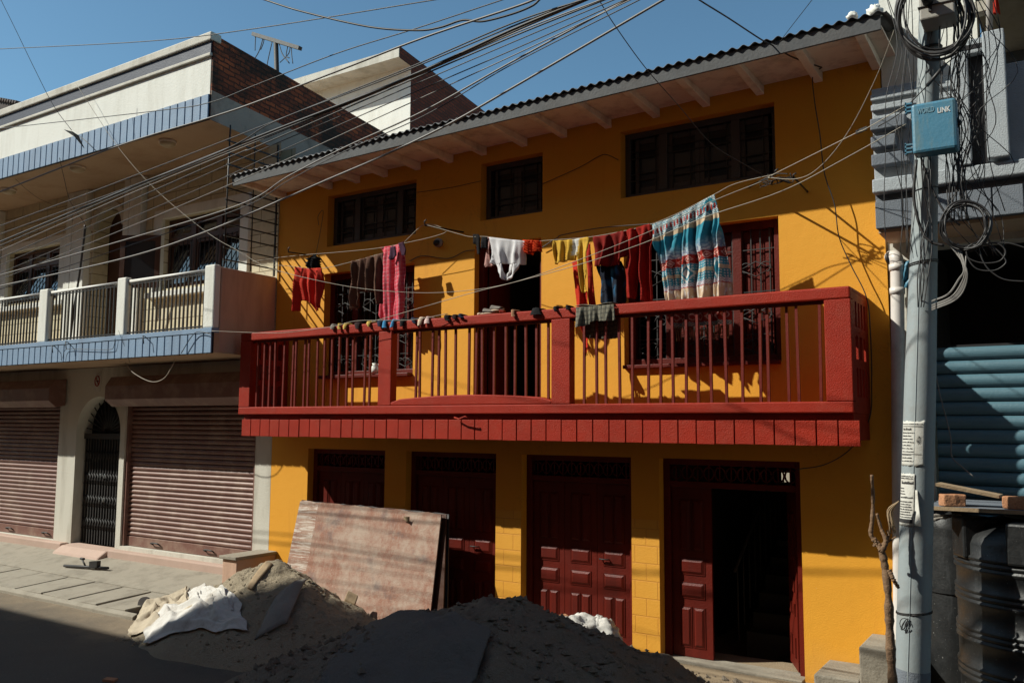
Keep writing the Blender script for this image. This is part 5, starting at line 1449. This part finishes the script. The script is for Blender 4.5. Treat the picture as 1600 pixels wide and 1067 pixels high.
wire('hanging_wire', [(24, 280), (40, 295), (60, 310), (82, 320)], -1.2, -.3, .005, 'thin wire sagging beneath the roof slab at the left edge', None)
wire('balcony_wire', [(331, 517), (380, 519), (440, 520), (520, 510), (560, 501), (640, 500), (700, 490)], -1.16, -.86, .006, 'thin pale wire from the white balcony corner along the red rail', None, 'rope')
wire('loop_wire', [(196, 566), (208, 582), (235, 596), (255, 592), (268, 574), (274, 560)], -1.0, -1.0, .009, 'pale wire loop hanging under the white balcony above the shutter box', None, 'rope')
wire('fascia_wire', [(98, 560), (101, 548), (110, 545), (140, 546), (172, 546), (178, 540), (180, 528)], -1.17, -1.17, .006, 'thin wire stapled across the blue-grey balcony strips', None)
wire('drop_wire', [(185, 516), (196, 545), (203, 566)], -1.18, -1.1, .004, 'hair-thin wire hanging over the blue-grey strips', None)
wire('tie_wire', [(283, 552), (300, 525), (312, 518), (331, 523)], -1.18, -1.18, .008, 'black wire knotted at the corner of the blue-grey balcony', None)
wire('window_wire', [(847, 288), (905, 262), (935, 245), (948, 242), (966, 250)], -.02, -.02, .006, 'thin cable on the orange wall between middle and right upper windows', None)
wire('window_wire', [(498, 352), (497, 338), (505, 330), (500, 365), (494, 395)], -.03, -.03, .005, 'thin cable looping beside the left upper window', None)
wire('window_wire', [(650, 301), (700, 294), (738, 286), (752, 283)], -.02, -.02, .005, 'thin cable on the orange wall between left and middle upper windows', None)
wire('wall_wire', [(640, 408), (660, 400), (700, 404), (726, 393), (742, 391)], -.02, -.02, .008, 'dark wire wavering on the sunlit wall left of the balcony door', None)
wire('wall_wire', [(845, 388), (870, 372), (880, 367), (940, 356), (1016, 350), (1022, 349)], -.04, -.1, .008, 'dark wire along the sunlit wall above the yellow laundry', None)
wire('washing_line', [(395, 408), (440, 402), (480, 398), (530, 394), (590, 388), (632, 380), (680, 369), (697, 360), (664, 351), (632, 378)], -.3, -.3, .006, 'upper left washing line that carries the pink checked cloth', None, 'rope')
wire('washing_line', [(395, 414), (440, 415), (461, 417), (500, 420), (550, 409), (600, 395)], -.3, -.3, .006, 'lower left washing line that carries the red top and brown trousers', None, 'rope')
wire('washing_line', [(664, 351), (690, 358), (718, 366), (735, 370), (760, 370), (820, 377), (866, 375), (925, 370), (980, 360), (1019, 350), (1060, 333), (1116, 304), (1150, 287), (1212, 272)], -.61, -.58, .006, 'middle washing line from the iron bracket to the patterned blanket', None, 'rope')
wire('washing_line', [(580, 503), (660, 480), (740, 457), (800, 442), (900, 415), (1000, 382), (1100, 340), (1221, 299), (1320, 248), (1416, 194)], -.8, -1.55, .006, 'pale cord rising from the red rail across the laundry to the pole', None, 'rope')
wire('pole_cable', [(1200, 277), (1262, 246), (1338, 208), (1352, 202), (1414, 166)], -.55, -1.75, .006, 'pale cable from the bracket to the blue junction box', None, 'rope')
wire('pole_cable', [(1200, 278), (1248, 279), (1284, 258), (1326, 205), (1369, 121), (1397, 48)], -.55, -1.75, .005, 'pale cable curving steeply up from the bracket to the top of the pole', None, 'rope')
mb = MB(); rg = random.Random(2)
for k in range(7):
    c = at(1205 + rg.uniform(-12, 22), 280 + rg.uniform(-3, 4), -.53); mb.tube(smooth_path([c + Vector((rg.uniform(-.1, .1), rg.uniform(-.04, .04), rg.uniform(-.06, .06))) for _ in range(5)], 5), .005, 5)
o = mb.build('wire_knot', M['iron']); tag(o, 'tangled knot of wires on the bracket below the big upper window', 'wire knot')
s = at(1346, 204, -1.05); mb = MB(); u = at(1354, 201, -1.08) - at(1337, 208, -1.0); mb.obox(s, u * .5, Vector((0, .012, 0)), Vector((0, 0, .016))); o = mb.build('cable_joint', M['rubber']); tag(o, 'small black joint on the pale cable left of the blue box', 'cable joint')
# torn kite caught on the string
mb = MB(); A, B, C, D = [at(*q) for q in ((100, 203, -2.0), (123, 212, -1.95), (132, 232, -1.9), (117, 214, -2.05))]
mb.add([A, B, C, D, at(113, 206, -2.1)], [(0, 4, 3), (4, 1, 3), (1, 2, 3)]); o = mb.build('torn_kite', M['rubber']); tag(o, 'torn dark kite hanging in front of the white parapet', 'kite'); o.modifiers.new('t', 'SOLIDIFY').thickness = .006
mb = MB(); mb.tube([at(123, 212, -1.95), at(138, 224, -1.9), at(150, 236, -1.9)], .006, 4); o2 = mb.build('tail', M['cable'], None); o2.parent = o
# short iron hooks on the balcony strips
for px, py, lab in ((86, 541, 'left'), (107, 535, 'second'), (227, 526, 'third')):
    mb = MB(); p = at(px, py, -1.13); mb.tube([p, p + Vector((.09, -.1, .0)), p + Vector((.12, -.1, -.12))], .008, 5); o = mb.build('iron_hook', M['iron'], None); o.parent = lb
# vent lamp on the orange wall
p = at(687, 380, 0); t = thing('wall_lamp', p, 'small round grey bulkhead lamp on the orange wall near the middle bracket', 'wall lamp')
mb = MB(); mb.tube([p + Vector((0, 0, 0)), p + Vector((0, -.05, 0))], .06, 14); mb.build('base', M['boxgrey'], t)
mb = MB(); mb.tube([p + Vector((0, -.05, 0)), p + Vector((.02, -.11, -.02))], .038, 12); mb.build('lamp_head', M['iron'], t)

# ================================================================== laundry
def hash2(x, y, s=0): return noise.noise(Vector((x, y, s)))
def cloth(name, outlines, Y, colfn, label, cat, group='laundry on the washing lines', step=2.2, amp=.03, freq=.12, hang=25, th=.006, tilt=0.0, extra=None, parent=None, seed=0, sway=None):
    """hanging textile: outline(s) at the cloth's own distance, folds growing towards the hem"""
    mb_v = []; mb_f = []; cols = []
    allp = [p for o in outlines for p in o]; ytop = min(p[1] for p in allp); yb = max(p[1] for p in allp); xl = min(p[0] for p in allp); xr = max(p[0] for p in allp)
    for oi, out in enumerate(outlines):
        pts = []
        n = len(out)
        for i in range(n):
            a, b = out[i], out[(i + 1) % n]; d = math.hypot(b[0] - a[0], b[1] - a[1]); k = max(1, int(d / step))
            for j in range(k):
                t = j / k; w = (hash2(a[0] * .3 + t * 4, a[1] * .3, 3 + oi)) * .25 if 0 < j else 0
                pts.append(Vector((a[0] + (b[0] - a[0]) * t + w, a[1] + (b[1] - a[1]) * t + w)))
        edges = [(i, (i + 1) % len(pts)) for i in range(len(pts))]
        inner = list(pts)
        def inside(x, y):
            c = False; j = len(pts) - 1
            for i in range(len(pts)):
                xi, yi = pts[i]; xj, yj = pts[j]
                if (yi > y) != (yj > y) and x < (xj - xi) * (y - yi) / (yj - yi) + xi: c = not c
                j = i
            return c
        x0, x1 = min(p.x for p in pts), max(p.x for p in pts); y0, y1 = min(p.y for p in pts), max(p.y for p in pts)
        y = y0 + step * .5; r = 0
        while y < y1:
            x = x0 + (step * .5 if r % 2 else 0)
            while x < x1:
                if inside(x, y) and min((p.x - x) ** 2 + (p.y - y) ** 2 for p in pts) > (step * .55) ** 2: inner.append(Vector((x, y)))
                x += step
            y += step * .87; r += 1
        res = delaunay_2d_cdt(inner, edges, [], 1, 1e-4)
        b0 = len(mb_v)
        tops = sorted([(p.x, p.y) for p in pts])
        for v in res[0]:
            x, yy = v.x, v.y
            dtop = max(0, yy - (ytop if sway is None else sway(x)))
            ph = x * freq * 2 * math.pi * .5 + 1.7 * hash2(x * .04, yy * .02, seed) + seed
            g = min(1, dtop / hang)
            f = 1.35 * amp * g * (math.sin(ph) + .5 * math.sin(2.3 * ph + 1) + .9 * hash2(x * .09, yy * .035, seed + 9)) + amp * .14 * hash2(x * .25, yy * .12, seed + 4)
            p = at(x, yy, Y + tilt * dtop / 100)
            mb_v.append((p.x, p.y - f, p.z)); cols.append(colfn((x - xl) / (xr - xl), (yy - ytop) / (yb - ytop), x, yy))
        for f in res[2]: mb_f.append(tuple(b0 + i for i in f))
    if extra: extra(mb_v, mb_f, cols)
    me = bpy.data.meshes.new(name); me.from_pydata(mb_v, [], mb_f); me.materials.append(M['cloth'])
    at_ = me.color_attributes.new('pattern', 'FLOAT_COLOR', 'POINT')
    for i, c in enumerate(cols): at_.data[i].color = (c[0], c[1], c[2], 1)
    for p in me.polygons: p.use_smooth = True
    bm = bmesh.new(); bm.from_mesh(me); bmesh.ops.recalc_face_normals(bm, faces=bm.faces); bm.to_mesh(me); bm.free()
    o = bpy.data.objects.new(name, me); link(o, parent); o.modifiers.new('t', 'SOLIDIFY').thickness = th
    if label: tag(o, label, cat, group)
    return o
def plain(c, var=.1):
    return lambda u, v, x, y: tuple(max(0, q * (1 + var * hash2(x * .2, y * .2, 1))) for q in c[:3])
Z = lambda x0, y0, s, pts: [(x0 + a / s, y0 + b / s) for a, b in pts]
z1 = lambda pts: Z(440, 340, 5.927, pts)
z2 = lambda pts: Z(640, 340, 5.927, pts)
z3 = lambda pts: Z(840, 300, 5.93, pts)
cloth('jumper', [z1([(120, 455), (180, 465), (250, 472), (368, 465), (378, 560), (372, 700), (362, 835), (305, 870), (290, 800), (255, 790), (235, 775), (190, 765), (165, 770), (160, 865), (95, 868), (80, 850), (88, 770), (110, 650), (118, 540)])], -.31, plain(srgb(200, 52, 34)), 'rust-red long-sleeved jumper hanging upside down at the left end of the lines', 'jumper', freq=.17, amp=.028)
cloth('brown_trousers', [z1([(655, 405), (760, 375), (850, 355), (940, 325), (945, 560), (940, 690), (925, 790), (885, 805), (880, 690), (800, 690), (740, 690), (725, 820), (660, 855), (655, 650), (650, 500)])], -.33, plain(srgb(104, 74, 60)), 'dark brown trousers folded over the line left of the pink cloth', 'trousers', freq=.15, amp=.035)
def check(u, v, x, y):
    a = (x * 1.0 + .02 * y) % 5.2 < .9; b = (y + .28 * x) % 6.0 < 1.0
    c = srgb(226, 84, 100); w = srgb(246, 180, 188)
    m_ = (a or b) * (0.55 + .4 * hash2(x * .3, y * .3, 2))
    if u < .17: m_ *= .2
    return tuple(c[i] + (w[i] - c[i]) * max(0, m_) for i in range(3))
cloth('checked_cloth', [z1([(915, 275), (1040, 262), (1130, 235), (1140, 260), (1140, 500), (1130, 700), (1125, 900), (1110, 960), (1040, 950), (920, 955), (900, 900), (905, 780), (935, 650), (945, 500), (940, 330)])], -.30, check, 'long pink and white checked cloth hanging on the upper left line', 'cloth', step=1.15, freq=.11, amp=.02)
for pts, lab in (([(1010, 275), (1055, 265), (1068, 350), (1040, 380), (1010, 395), (995, 380), (1005, 340)], 'purple sock pegged on the middle of the pink checked cloth'), ([(1085, 240), (1130, 225), (1155, 300), (1145, 350), (1110, 350), (1100, 310)], 'purple sock pegged at the right edge of the pink checked cloth')):
    cloth('sock', [z1(pts)], -.37, plain(srgb(74, 44, 66)), lab, 'sock', 'purple socks on the pink cloth', amp=.012, th=.012)
cloth('black_bag', [z1([(295, 335), (325, 335), (332, 360), (362, 420), (352, 475), (255, 475), (250, 440), (290, 370)])], -.2, plain(srgb(34, 36, 38), .4), 'black plastic bag hanging above the rust-red top', 'bag', amp=.06, freq=.3, hang=8)
cloth('sock', [z2([(590, 155), (640, 155), (655, 180), (648, 345), (622, 335), (618, 250), (592, 245)])], -.6, plain(srgb(24, 24, 26)), 'long black sock left of the white shirt', 'sock', 'black socks beside the white shirt', amp=.014, th=.012)
cloth('sock', [z2([(665, 178), (718, 178), (712, 285), (664, 285)])], -.6, plain(srgb(26, 26, 30)), 'short black sock touching the white shirt', 'sock', 'black socks beside the white shirt', amp=.014, th=.012)
cloth('pink_shirt', [z2([(715, 178), (760, 190), (745, 300), (745, 420), (785, 445), (700, 462), (693, 440), (708, 300)])], -.57, plain(srgb(196, 150, 142)), 'pale pink garment mostly hidden behind the white shirt', 'shirt', amp=.02)
cloth('white_shirt', [z2([(735, 182), (900, 200), (1062, 215), (1060, 430), (1032, 436), (900, 428), (780, 432), (745, 420), (752, 300)]), z2([(778, 425), (822, 425), (850, 500), (890, 565), (885, 582), (862, 572), (820, 510)]), z2([(838, 425), (862, 425), (872, 500), (900, 570), (880, 578), (852, 520)]), z2([(968, 428), (1020, 430), (1010, 470), (960, 545), (905, 583), (880, 575), (945, 520)]), z2([(915, 428), (950, 428), (935, 500), (895, 572), (876, 560), (915, 500)])],
      -.62, plain(srgb(226, 224, 226), .04), 'white sleeveless shirt pegged with its straps hanging down', 'shirt', freq=.09, amp=.018)
cloth('orange_frill', [z2([(1045, 205), (1225, 215), (1230, 320), (1180, 308), (1120, 340), (1072, 330), (1060, 250)])], -.6, plain(srgb(214, 66, 22), .3), 'bright orange frilly garment right of the white shirt', 'garment', freq=.4, amp=.04, hang=6)
def yel(u, v, x, y):
    c = srgb(220, 176, 66) if not (895 + (y - 374) * -.1 < x < 905 + (y - 374) * -.1 and y < 399) else srgb(214, 212, 206)
    return tuple(q * (1 + .1 * hash2(x * .2, y * .2, 1)) for q in c[:3])
cloth('yellow_shirt', [z3([(145, 455), (335, 440), (385, 432), (470, 418), (482, 440), (460, 720), (440, 830), (462, 930), (408, 932), (395, 830), (385, 700), (372, 596), (362, 590), (355, 628), (155, 668), (150, 590)])], -.6, yel, 'mustard yellow shirt with a white strip, folded over the line', 'shirt', freq=.14, amp=.025)
def fringe(px0, px1, pyf, ln, Y, cfn, n):
    def ex(vs, fs, cols):
        rg = random.Random(int(px0))
        for k in range(n):
            x = px0 + (px1 - px0) * (k + .5) / n; y = pyf(x); l = ln * rg.uniform(.6, 1.2); w = (px1 - px0) / n * .28; dx = rg.uniform(-3, 3)
            b = len(vs)
            for q, r in ((x - w, y - 1), (x + w, y - 1), (x + w * .7 + dx, y + l), (x - w * .7 + dx, y + l)):
                p = at(q, r, Y); vs.append((p.x, p.y + rg.uniform(-.004, .004), p.z)); cols.append(cfn(.5, .5, q, r))
            fs.append((b, b + 1, b + 2, b + 3))
    return ex
sc = plain(srgb(206, 52, 28))
cloth('orange_scarf', [[(894, 409), (903, 407), (909, 440), (914, 480), (918, 520), (922, 543), (913, 545), (909, 520), (901, 470)], [(911, 455), (917, 455), (919, 478), (914, 480)]], -.34, sc, 'orange-red fringed scarf hanging behind the grey checked towel', 'scarf', extra=fringe(912, 922, lambda x: 543, 15, -.34, sc, 6), amp=.02)
cloth('orange_scarf', [[(916, 386), (922, 380), (925, 410), (928, 452), (930, 477), (921, 478), (918, 440)]], -.29, plain(srgb(176, 40, 24)), 'narrow red strip of cloth between the yellow shirt and the maroon jumper', 'scarf', amp=.01)
cloth('sweater', [z3([(510, 425), (520, 412), (640, 402), (740, 370), (795, 362), (840, 460), (870, 545), (770, 662), (640, 690), (525, 690), (515, 560)])], -.62, plain(srgb(132, 26, 18), .12), 'maroon jumper folded over the line above the navy jeans', 'sweater', freq=.06, amp=.04)
cloth('red_trousers', [z3([(790, 365), (900, 335), (1040, 295), (1058, 330), (1060, 600), (1065, 1010), (985, 1015), (972, 900), (940, 760), (925, 800), (905, 900), (890, 990), (812, 985), (808, 800), (805, 650), (870, 550)])], -.6, plain(srgb(160, 32, 20), .1), 'bright red trousers with two long legs beside the patterned blanket', 'trousers', freq=.11, amp=.04)
def jeans(u, v, x, y):
    m_ = max(0, hash2(x * .12, y * .06, 5) * 2.2 - .25); a, b = srgb(24, 34, 50), srgb(50, 116, 160)
    return tuple(a[i] + (b[i] - a[i]) * min(1, m_) for i in range(3))
cloth('navy_jeans', [z3([(545, 685), (640, 675), (775, 640), (805, 700), (808, 1010), (790, 1060), (705, 1070), (650, 1060), (600, 1030), (575, 960), (570, 850)])], -.55, jeans, 'navy jeans with faded blue patches below the maroon jumper', 'jeans', freq=.1, amp=.03)
TEAL, WHT, TAN, LAV, RED, PNK = [srgb(*c) for c in ((58, 146, 168), (228, 224, 220), (214, 190, 160), (164, 158, 178), (172, 54, 44), (230, 186, 172))]
def toplin(x): return 351 + (x - 1019) * (304 - 351) / (1116 - 1019)
def dia(s, t, n, t0, t1):
    a = abs(((s * n) % 1) - .5) * 2; b = abs((t - t0) / (t1 - t0) - .5) * 2; return a + b
def blanket(u, v, x, y):
    tp = toplin(min(x, 1118)); bt = 512 - max(0, x - 1100) * .1
    t = (y - tp) / (bt - tp); s = (x - 1019 - 22 * t * (1 - (x - 1019) / 120)) / 106
    chk = (int(s * 62) + int(t * 110)) % 2 == 0
    grid = (int(s * 54) % 2 == 0) or (int(t * 96) % 2 == 0)
    if t < .14:
        d = dia(s, t, 3, -.02, .15); c = TEAL if chk else WHT
        if .6 < s < .95 and d < .75: c = TEAL if d > .4 else WHT
        if .06 < t < .105 and int(s * 40) % 2 == 0: c = RED
    elif t < .18: c = TAN
    elif t < .27: c = TEAL
    elif t < .40:
        k = (t - .27) / .13; zz = abs(((s * 9) % 1) - .5) * .5; k = min(1, max(0, k + zz - .2)); b_ = WHT if hash2(s * 30, t * 60) > .05 else LAV
        c = tuple(TEAL[i] * (1 - k) + b_[i] * k for i in range(3))
    elif t < .475:
        d = dia(s, t, 7, .402, .473); c = RED if d > .85 else (PNK if d > .62 else (RED if d > .34 else PNK))
    elif t < .535: c = TEAL if grid else WHT
    elif t < .565: c = TAN
    elif t < .63: c = TEAL if grid else WHT
    elif t < .665: c = LAV if chk else WHT
    elif t < .672: c = RED
    elif t < .82: c = TAN if hash2(s * 40, t * 20) < .2 else WHT
    elif t < .87: c = TEAL
    elif t < .955:
        d = dia(s, t, 7, .87, .955); c = RED if d > .85 else (PNK if d > .5 else RED)
    else: c = WHT if chk else TEAL
    if .475 <= t < .64 and abs(s - .46) < .12:
        d = abs(s - .46) / .12 + abs(t - .555) / .085
        if d < 1: c = WHT if d > .75 else (TEAL if d > .5 else WHT)
    if .475 <= t < .64 and abs(s - .93) < .08:
        d = abs(s - .93) / .08 + abs(t - .555) / .085
        if d < 1: c = WHT if d > .7 else TEAL
    return c[:3]
ff = lambda x: 512 - max(0, x - 1100) * .1
cloth('patterned_blanket', [[(1019, 351), (1027, 348), (1045, 342), (1062, 333), (1080, 324), (1098, 313), (1116, 304), (1118, 313), (1125, 343), (1133, 379), (1139, 415), (1143, 458), (1140, 506), (1095, 509), (1050, 513), (1045, 500), (1041, 480), (1034, 440), (1029, 410), (1022, 375)]],
      -.6, blanket, 'large fringed blanket with turquoise, white and red diamond bands', 'blanket', step=.95, freq=.075, amp=.03, hang=40, extra=fringe(1048, 1140, ff, 18, -.6, plain(srgb(150, 116, 84)), 30), sway=lambda x: toplin(min(x, 1118)))
def plaid(u, v, x, y):
    c = srgb(128, 124, 108); d = srgb(84, 84, 78); w = srgb(160, 154, 138)
    if (x + .1 * y) % 7 < 1.6 or (y + .12 * x) % 7 < 1.4: c = d
    elif (x + 3.5) % 7 < .8: c = w
    return c[:3]
z6 = lambda pts: Z(840, 440, 5.335, pts)
tw = cloth('checked_towel', [z6([(320, 212), (480, 203), (635, 188), (642, 320), (560, 330), (482, 325), (440, 350), (385, 370), (313, 382), (318, 300)])], -.835, plaid, 'grey checked towel draped over the red balcony rail', 'towel', 'things drying on the balcony rail', step=1.3, freq=.1, amp=.014)
cloth('back_flap', [z6([(385, 330), (685, 300), (692, 470), (560, 480), (400, 470)])], -.64, plaid, None, None, step=1.6, freq=.1, amp=.014, parent=tw)
mb = MB(); mb.smooth = True
a, b = at(901, 479, -.8), at(959, 474, -.8); mb.grid(14, 5, lambda u, v: (a.x + (b.x - a.x) * u, -.835 + .2 * v, 3.945 + .008 * math.sin(u * 9) + .01 * math.sin(v * 3.1)))
o = mb.build('top_fold', paint('grey_plaid_fold', srgb(118, 114, 100), .9, .15, 20, .2), tw); o.modifiers.new('t', 'SOLIDIFY').thickness = .006

# socks drying over the balcony rail
RAILG = 'socks drying on the red balcony rail'
def sock(px, col, w, drop, slant, label, foot=True, gname='sock', cat='sock'):
    x = at(px, 505, BF).x; mb = MB(); mb.smooth = True; drop *= .62; w *= .85
    path = [(-.655, 3.9), (-.665, 3.94), (-.70, 3.953), (-.76, 3.953), (-.806, 3.95), (-.822, 3.93), (-.826, 3.93 - drop * .5), (-.828, 3.93 - drop)]
    if foot: path += [(-.83, 3.93 - drop * 1.15)]
    sd_ = px * .37
    def fn(u, v):
        k = v * (len(path) - 1); i = min(int(k), len(path) - 2); f = k - i
        y = path[i][0] + (path[i + 1][0] - path[i][0]) * f; z = path[i][1] + (path[i + 1][1] - path[i][1]) * f
        wd = w * (1 + .25 * math.sin(v * 5 + sd_)) * (.7 if v > .96 else 1)
        sh = slant * max(0, v - .5) * 2
        return (x + (u - .5) * wd + sh + .006 * noise.noise(Vector((u * 4, v * 6, sd_))), y - .016 * math.sin(u * math.pi), z + .012 * math.sin(u * math.pi) * (v < .6) + .006 * noise.noise(Vector((u * 5, v * 7, sd_))))
    mb.grid(8, 20, fn); o = mb.build(gname, col); tag(o, label, cat, RAILG); o.modifiers.new('t', 'SOLIDIFY').thickness = .014
def fab(n, r, g, b): return paint(n, srgb(r, g, b), .95, .15, 20, .3, 150, spec=.2)
FB = {'grey': fab('grey_knit', 120, 112, 106), 'must': fab('mustard_knit', 190, 160, 84), 'dkb': fab('dark_brown_knit', 48, 34, 34), 'blue': fab('blue_knit', 66, 132, 176), 'blk': fab('black_knit', 26, 26, 28), 'beige': fab('beige_knit', 200, 176, 154), 'pale': fab('pale_pink_knit', 206, 178, 172), 'navy': fab('navy_knit', 34, 42, 62), 'tan': fab('tan_knit', 150, 110, 84)}
for px, c, w, d, s, lab in ((521, 'grey', .075, .05, .01, 'small grey sock at the left end of the row on the red rail'), (531, 'must', .07, .06, .02, 'mustard and dark sock second from the left on the red rail'), (541, 'must', .07, .075, .0, 'mustard sock third from the left on the red rail'),
        (559, 'dkb', .1, .085, .03, 'dark brown sock between the mustard ones on the red rail'), (577, 'must', .08, .05, .02, 'mustard-rimmed sock left of the grey-blue one on the rail'), (594, 'navy', .09, .07, .02, 'navy sock with light rim left of the blue pair'), (602, 'blue', .075, .1, .01, 'left sock of the sky-blue pair on the rail'),
        (616, 'blue', .075, .1, -.02, 'right sock of the sky-blue pair on the rail'), (630, 'blk', .1, .095, .0, 'rounded black sock right of the sky-blue pair'), (646, 'navy', .08, .06, .05, 'dark sock slanting right, next to the beige pair'), (659, 'beige', .07, .11, -.02, 'left sock of the beige pair on the rail'),
        (669, 'pale', .09, .08, .0, 'right sock of the beige pair on the rail'), (698, 'blk', .1, .06, .04, 'black sock before the yellow wall on the rail'), (710, 'dkb', .06, .04, .03, 'tiny dark sock right of the black one on the rail'), (719, 'navy', .08, .02, .04, 'flat navy sock left of the slippers on the rail'),
        (802, 'tan', .075, .07, .02, 'tan sock with pale top right of the slippers'), (838, 'blk', .16, .07, .01, 'broad black cloth cap draped on the rail before the dark doorway'), (868, 'blk', .06, .03, .02, 'small black sock just left of the rail post'), (887, 'blk', .06, .02, .02, 'small black sock above the rail post by the grey towel')):
    sock(px, FB[c], w, d, s, lab)
# pair of slippers
for dx, dz, lab, yaw in ((0, 0, 'grey slipper with pale sole lying in front on the red rail', .05), (.1, .03, 'grey slipper lying behind, toe to the right, on the red rail', -.1)):
    p = Vector((at(742, 490, BF).x + dx, BF + .05 + dx * .3, 3.94 + dz)); t = thing('slipper', p, lab, 'slipper', 'slippers on the red balcony rail')
    def foot(t_): return .048 - .014 * math.cos(t_ * 6.28) * 0 - .012 * math.sin(t_ * 3.14 * 1.5) 
    mb = MB(); out = []
    L = .27
    for k in range(24):
        a = 2 * math.pi * k / 24; out.append((L / 2 * math.cos(a) + L / 2, (.048 + .01 * math.cos(a)) * math.sin(a)))
    c, s_ = math.cos(yaw), math.sin(yaw)
    q = [(p.x + x * c - y * s_, p.y + x * s_ + y * c) for x, y in out]
    n = len(q); mb.add([(x, y, p.z) for x, y in q] + [(x, y, p.z + .022) for x, y in q], [tuple(range(n)), tuple(range(2 * n - 1, n - 1, -1))] + [(i, (i + 1) % n, (i + 1) % n + n, i + n) for i in range(n)])
    mb.build('sole', FB['beige'], t, bevel=.004)
    mb = MB(); mb.smooth = True
    mb.grid(10, 8, lambda u, v: (p.x + (.1 + .15 * u) * c - (.05 * math.cos(v * 3.14)) * s_, p.y + (.1 + .15 * u) * s_ + .05 * math.cos(v * 3.14) * c, p.z + .02 + .055 * math.sin(v * 3.14) * (1 - .55 * u)))
    o = mb.build('upper', FB['grey'], t); o.modifiers.new('t', 'SOLIDIFY').thickness = .006
mb = MB(); p = at(785, 489, BF + .03); mb.obox((p.x, p.y, 3.955), Vector((.03, .01, 0)), Vector((-.01, .03, 0)), Vector((0, 0, .014))); o = mb.build('soap_box', M['red'], None, bevel=.006); tag(o, 'small red box on the rail right of the slippers', 'box')
# white jug on the sill of the left balcony window
p = at(586, 584, -.06); p.z = 3.345; t = thing('white_jug', p, 'small white jug on the sill of the left balcony window', 'jug')
mb = MB(); mb.lathe([(.001, p.z), (.05, p.z), (.07, p.z + .04), (.06, p.z + .09), (.035, p.z + .12), (.045, p.z + .145), (.04, p.z + .145), (.03, p.z + .12)], p.x, p.y, 20); mb.build('body', M['white'], t)
mb = MB(); mb.tube(smooth_path([(p.x + .04, p.y, p.z + .13), (p.x + .1, p.y, p.z + .11), (p.x + .1, p.y, p.z + .06), (p.x + .06, p.y, p.z + .04)], 4), .009, 6); mb.build('handle', M['white'], t)
mb = MB(); mb.box(-9.1, -7.44, -.1, .1, 3.30, 3.345); o = mb.build('window_sill', M['darkred'], house, bevel=.006)
mb = MB(); mb.box(-4.3, -2.52, -.06, .1, 3.30, 3.34); o = mb.build('window_sill', M['darkred'], house, bevel=.006)
M['facing'] = paint('warm_bounce_plaster', srgb(220, 152, 112), .9, .1, 1, .2, 30)  # warm pale tone chosen to bounce light into the shaded fronts opposite
# ================================================================== the street's other side (behind the camera): it shades the road
def across(x0, x1, y, z, name, label):
    t = thing(name, ((x0 + x1) / 2, y, 0), label, 'building', 'houses on the near side of the street')
    mb = MB(); mb.box(x0, x1, y - 7, y, -.05, z); mb.build('wall', M['facing'], t)
    mb = MB(); mb.box(x0 - .1, x1 + .1, y - 7.1, y + .1, z, z + .18); mb.build('coping', M['concrete'], t)
    mb = MB(); k = 0
    while x0 + 1.2 + 2.4 * k + 1.1 < x1:
        for zz in (1.0, 4.2, 7.4):
            if zz + 1.6 < z: mb.box(x0 + 1.2 + 2.4 * k, x0 + 2.3 + 2.4 * k, y - .02, y + .03, zz, zz + 1.5)
        k += 1
    mb.build('window', M['glass'], t)
AY = -10.4
across(-60, SX1, AY, AZ1 - .18, 'street_house', 'plain lower house on the near side of the street, outside the frame')
across(SX1 + .15, SX2, AY, AZ2 - .18, 'street_house', 'plain taller house on the near side of the street, outside the frame')
across(SX2 + .25, SX3, AY, AZ3 - .18, 'street_house', 'plain long block added on the near side to shade the road, outside the frame')  # unseen, added to keep sun off the road and cut fill light

w = bpy.data.worlds.new('World'); scene.world = w; w.use_nodes = True
nt = w.node_tree; bg = nt.nodes['Background']; sky = nt.nodes.new('ShaderNodeTexSky'); sky.sky_type = 'NISHITA'
sky.sun_disc = False
el = math.atan2(-SUN.z, math.hypot(SUN.x, SUN.y)); sky.sun_elevation = el; sky.sun_rotation = math.atan2(-SUN.x, -SUN.y)
sky.altitude = 1300; sky.air_density = 1.0; sky.dust_density = 1.3; sky.ozone_density = .5
tint = nt.nodes.new('ShaderNodeMix'); tint.data_type = 'RGBA'; tint.blend_type = 'MULTIPLY'; tint.inputs[0].default_value = 1.0; tint.inputs[7].default_value = (.70, .97, .96, 1)
nt.links.new(sky.outputs[0], tint.inputs[6]); nt.links.new(tint.outputs[2], bg.inputs[0]); bg.inputs[1].default_value = SKY
sl = bpy.data.lights.new('sun', 'SUN'); sl.energy = SUNE; sl.angle = math.radians(.53); sl.color = (1.0, .98, .87)
so = bpy.data.objects.new('sun', sl); COL.objects.link(so); so.location = (-10, -10, 20)
so.rotation_euler = SUN.to_track_quat('-Z', 'Y').to_euler()
cam = bpy.data.cameras.new('camera'); co = bpy.data.objects.new('camera', cam); COL.objects.link(co)
R = Matrix(((ROT[0][0], -ROT[0][1], -ROT[0][2]), (ROT[1][0], -ROT[1][1], -ROT[1][2]), (ROT[2][0], -ROT[2][1], -ROT[2][2])))
co.matrix_world = Matrix.Translation(CAM) @ R.to_4x4()
cam.sensor_width = 36; cam.lens = 36 * FPX / 1600; cam.clip_end = 1500; cam.clip_start = .05
scene.camera = co
scene.view_settings.view_transform = 'Standard'; scene.view_settings.look = 'None'; scene.view_settings.exposure = EXPO; scene.view_settings.gamma = 1
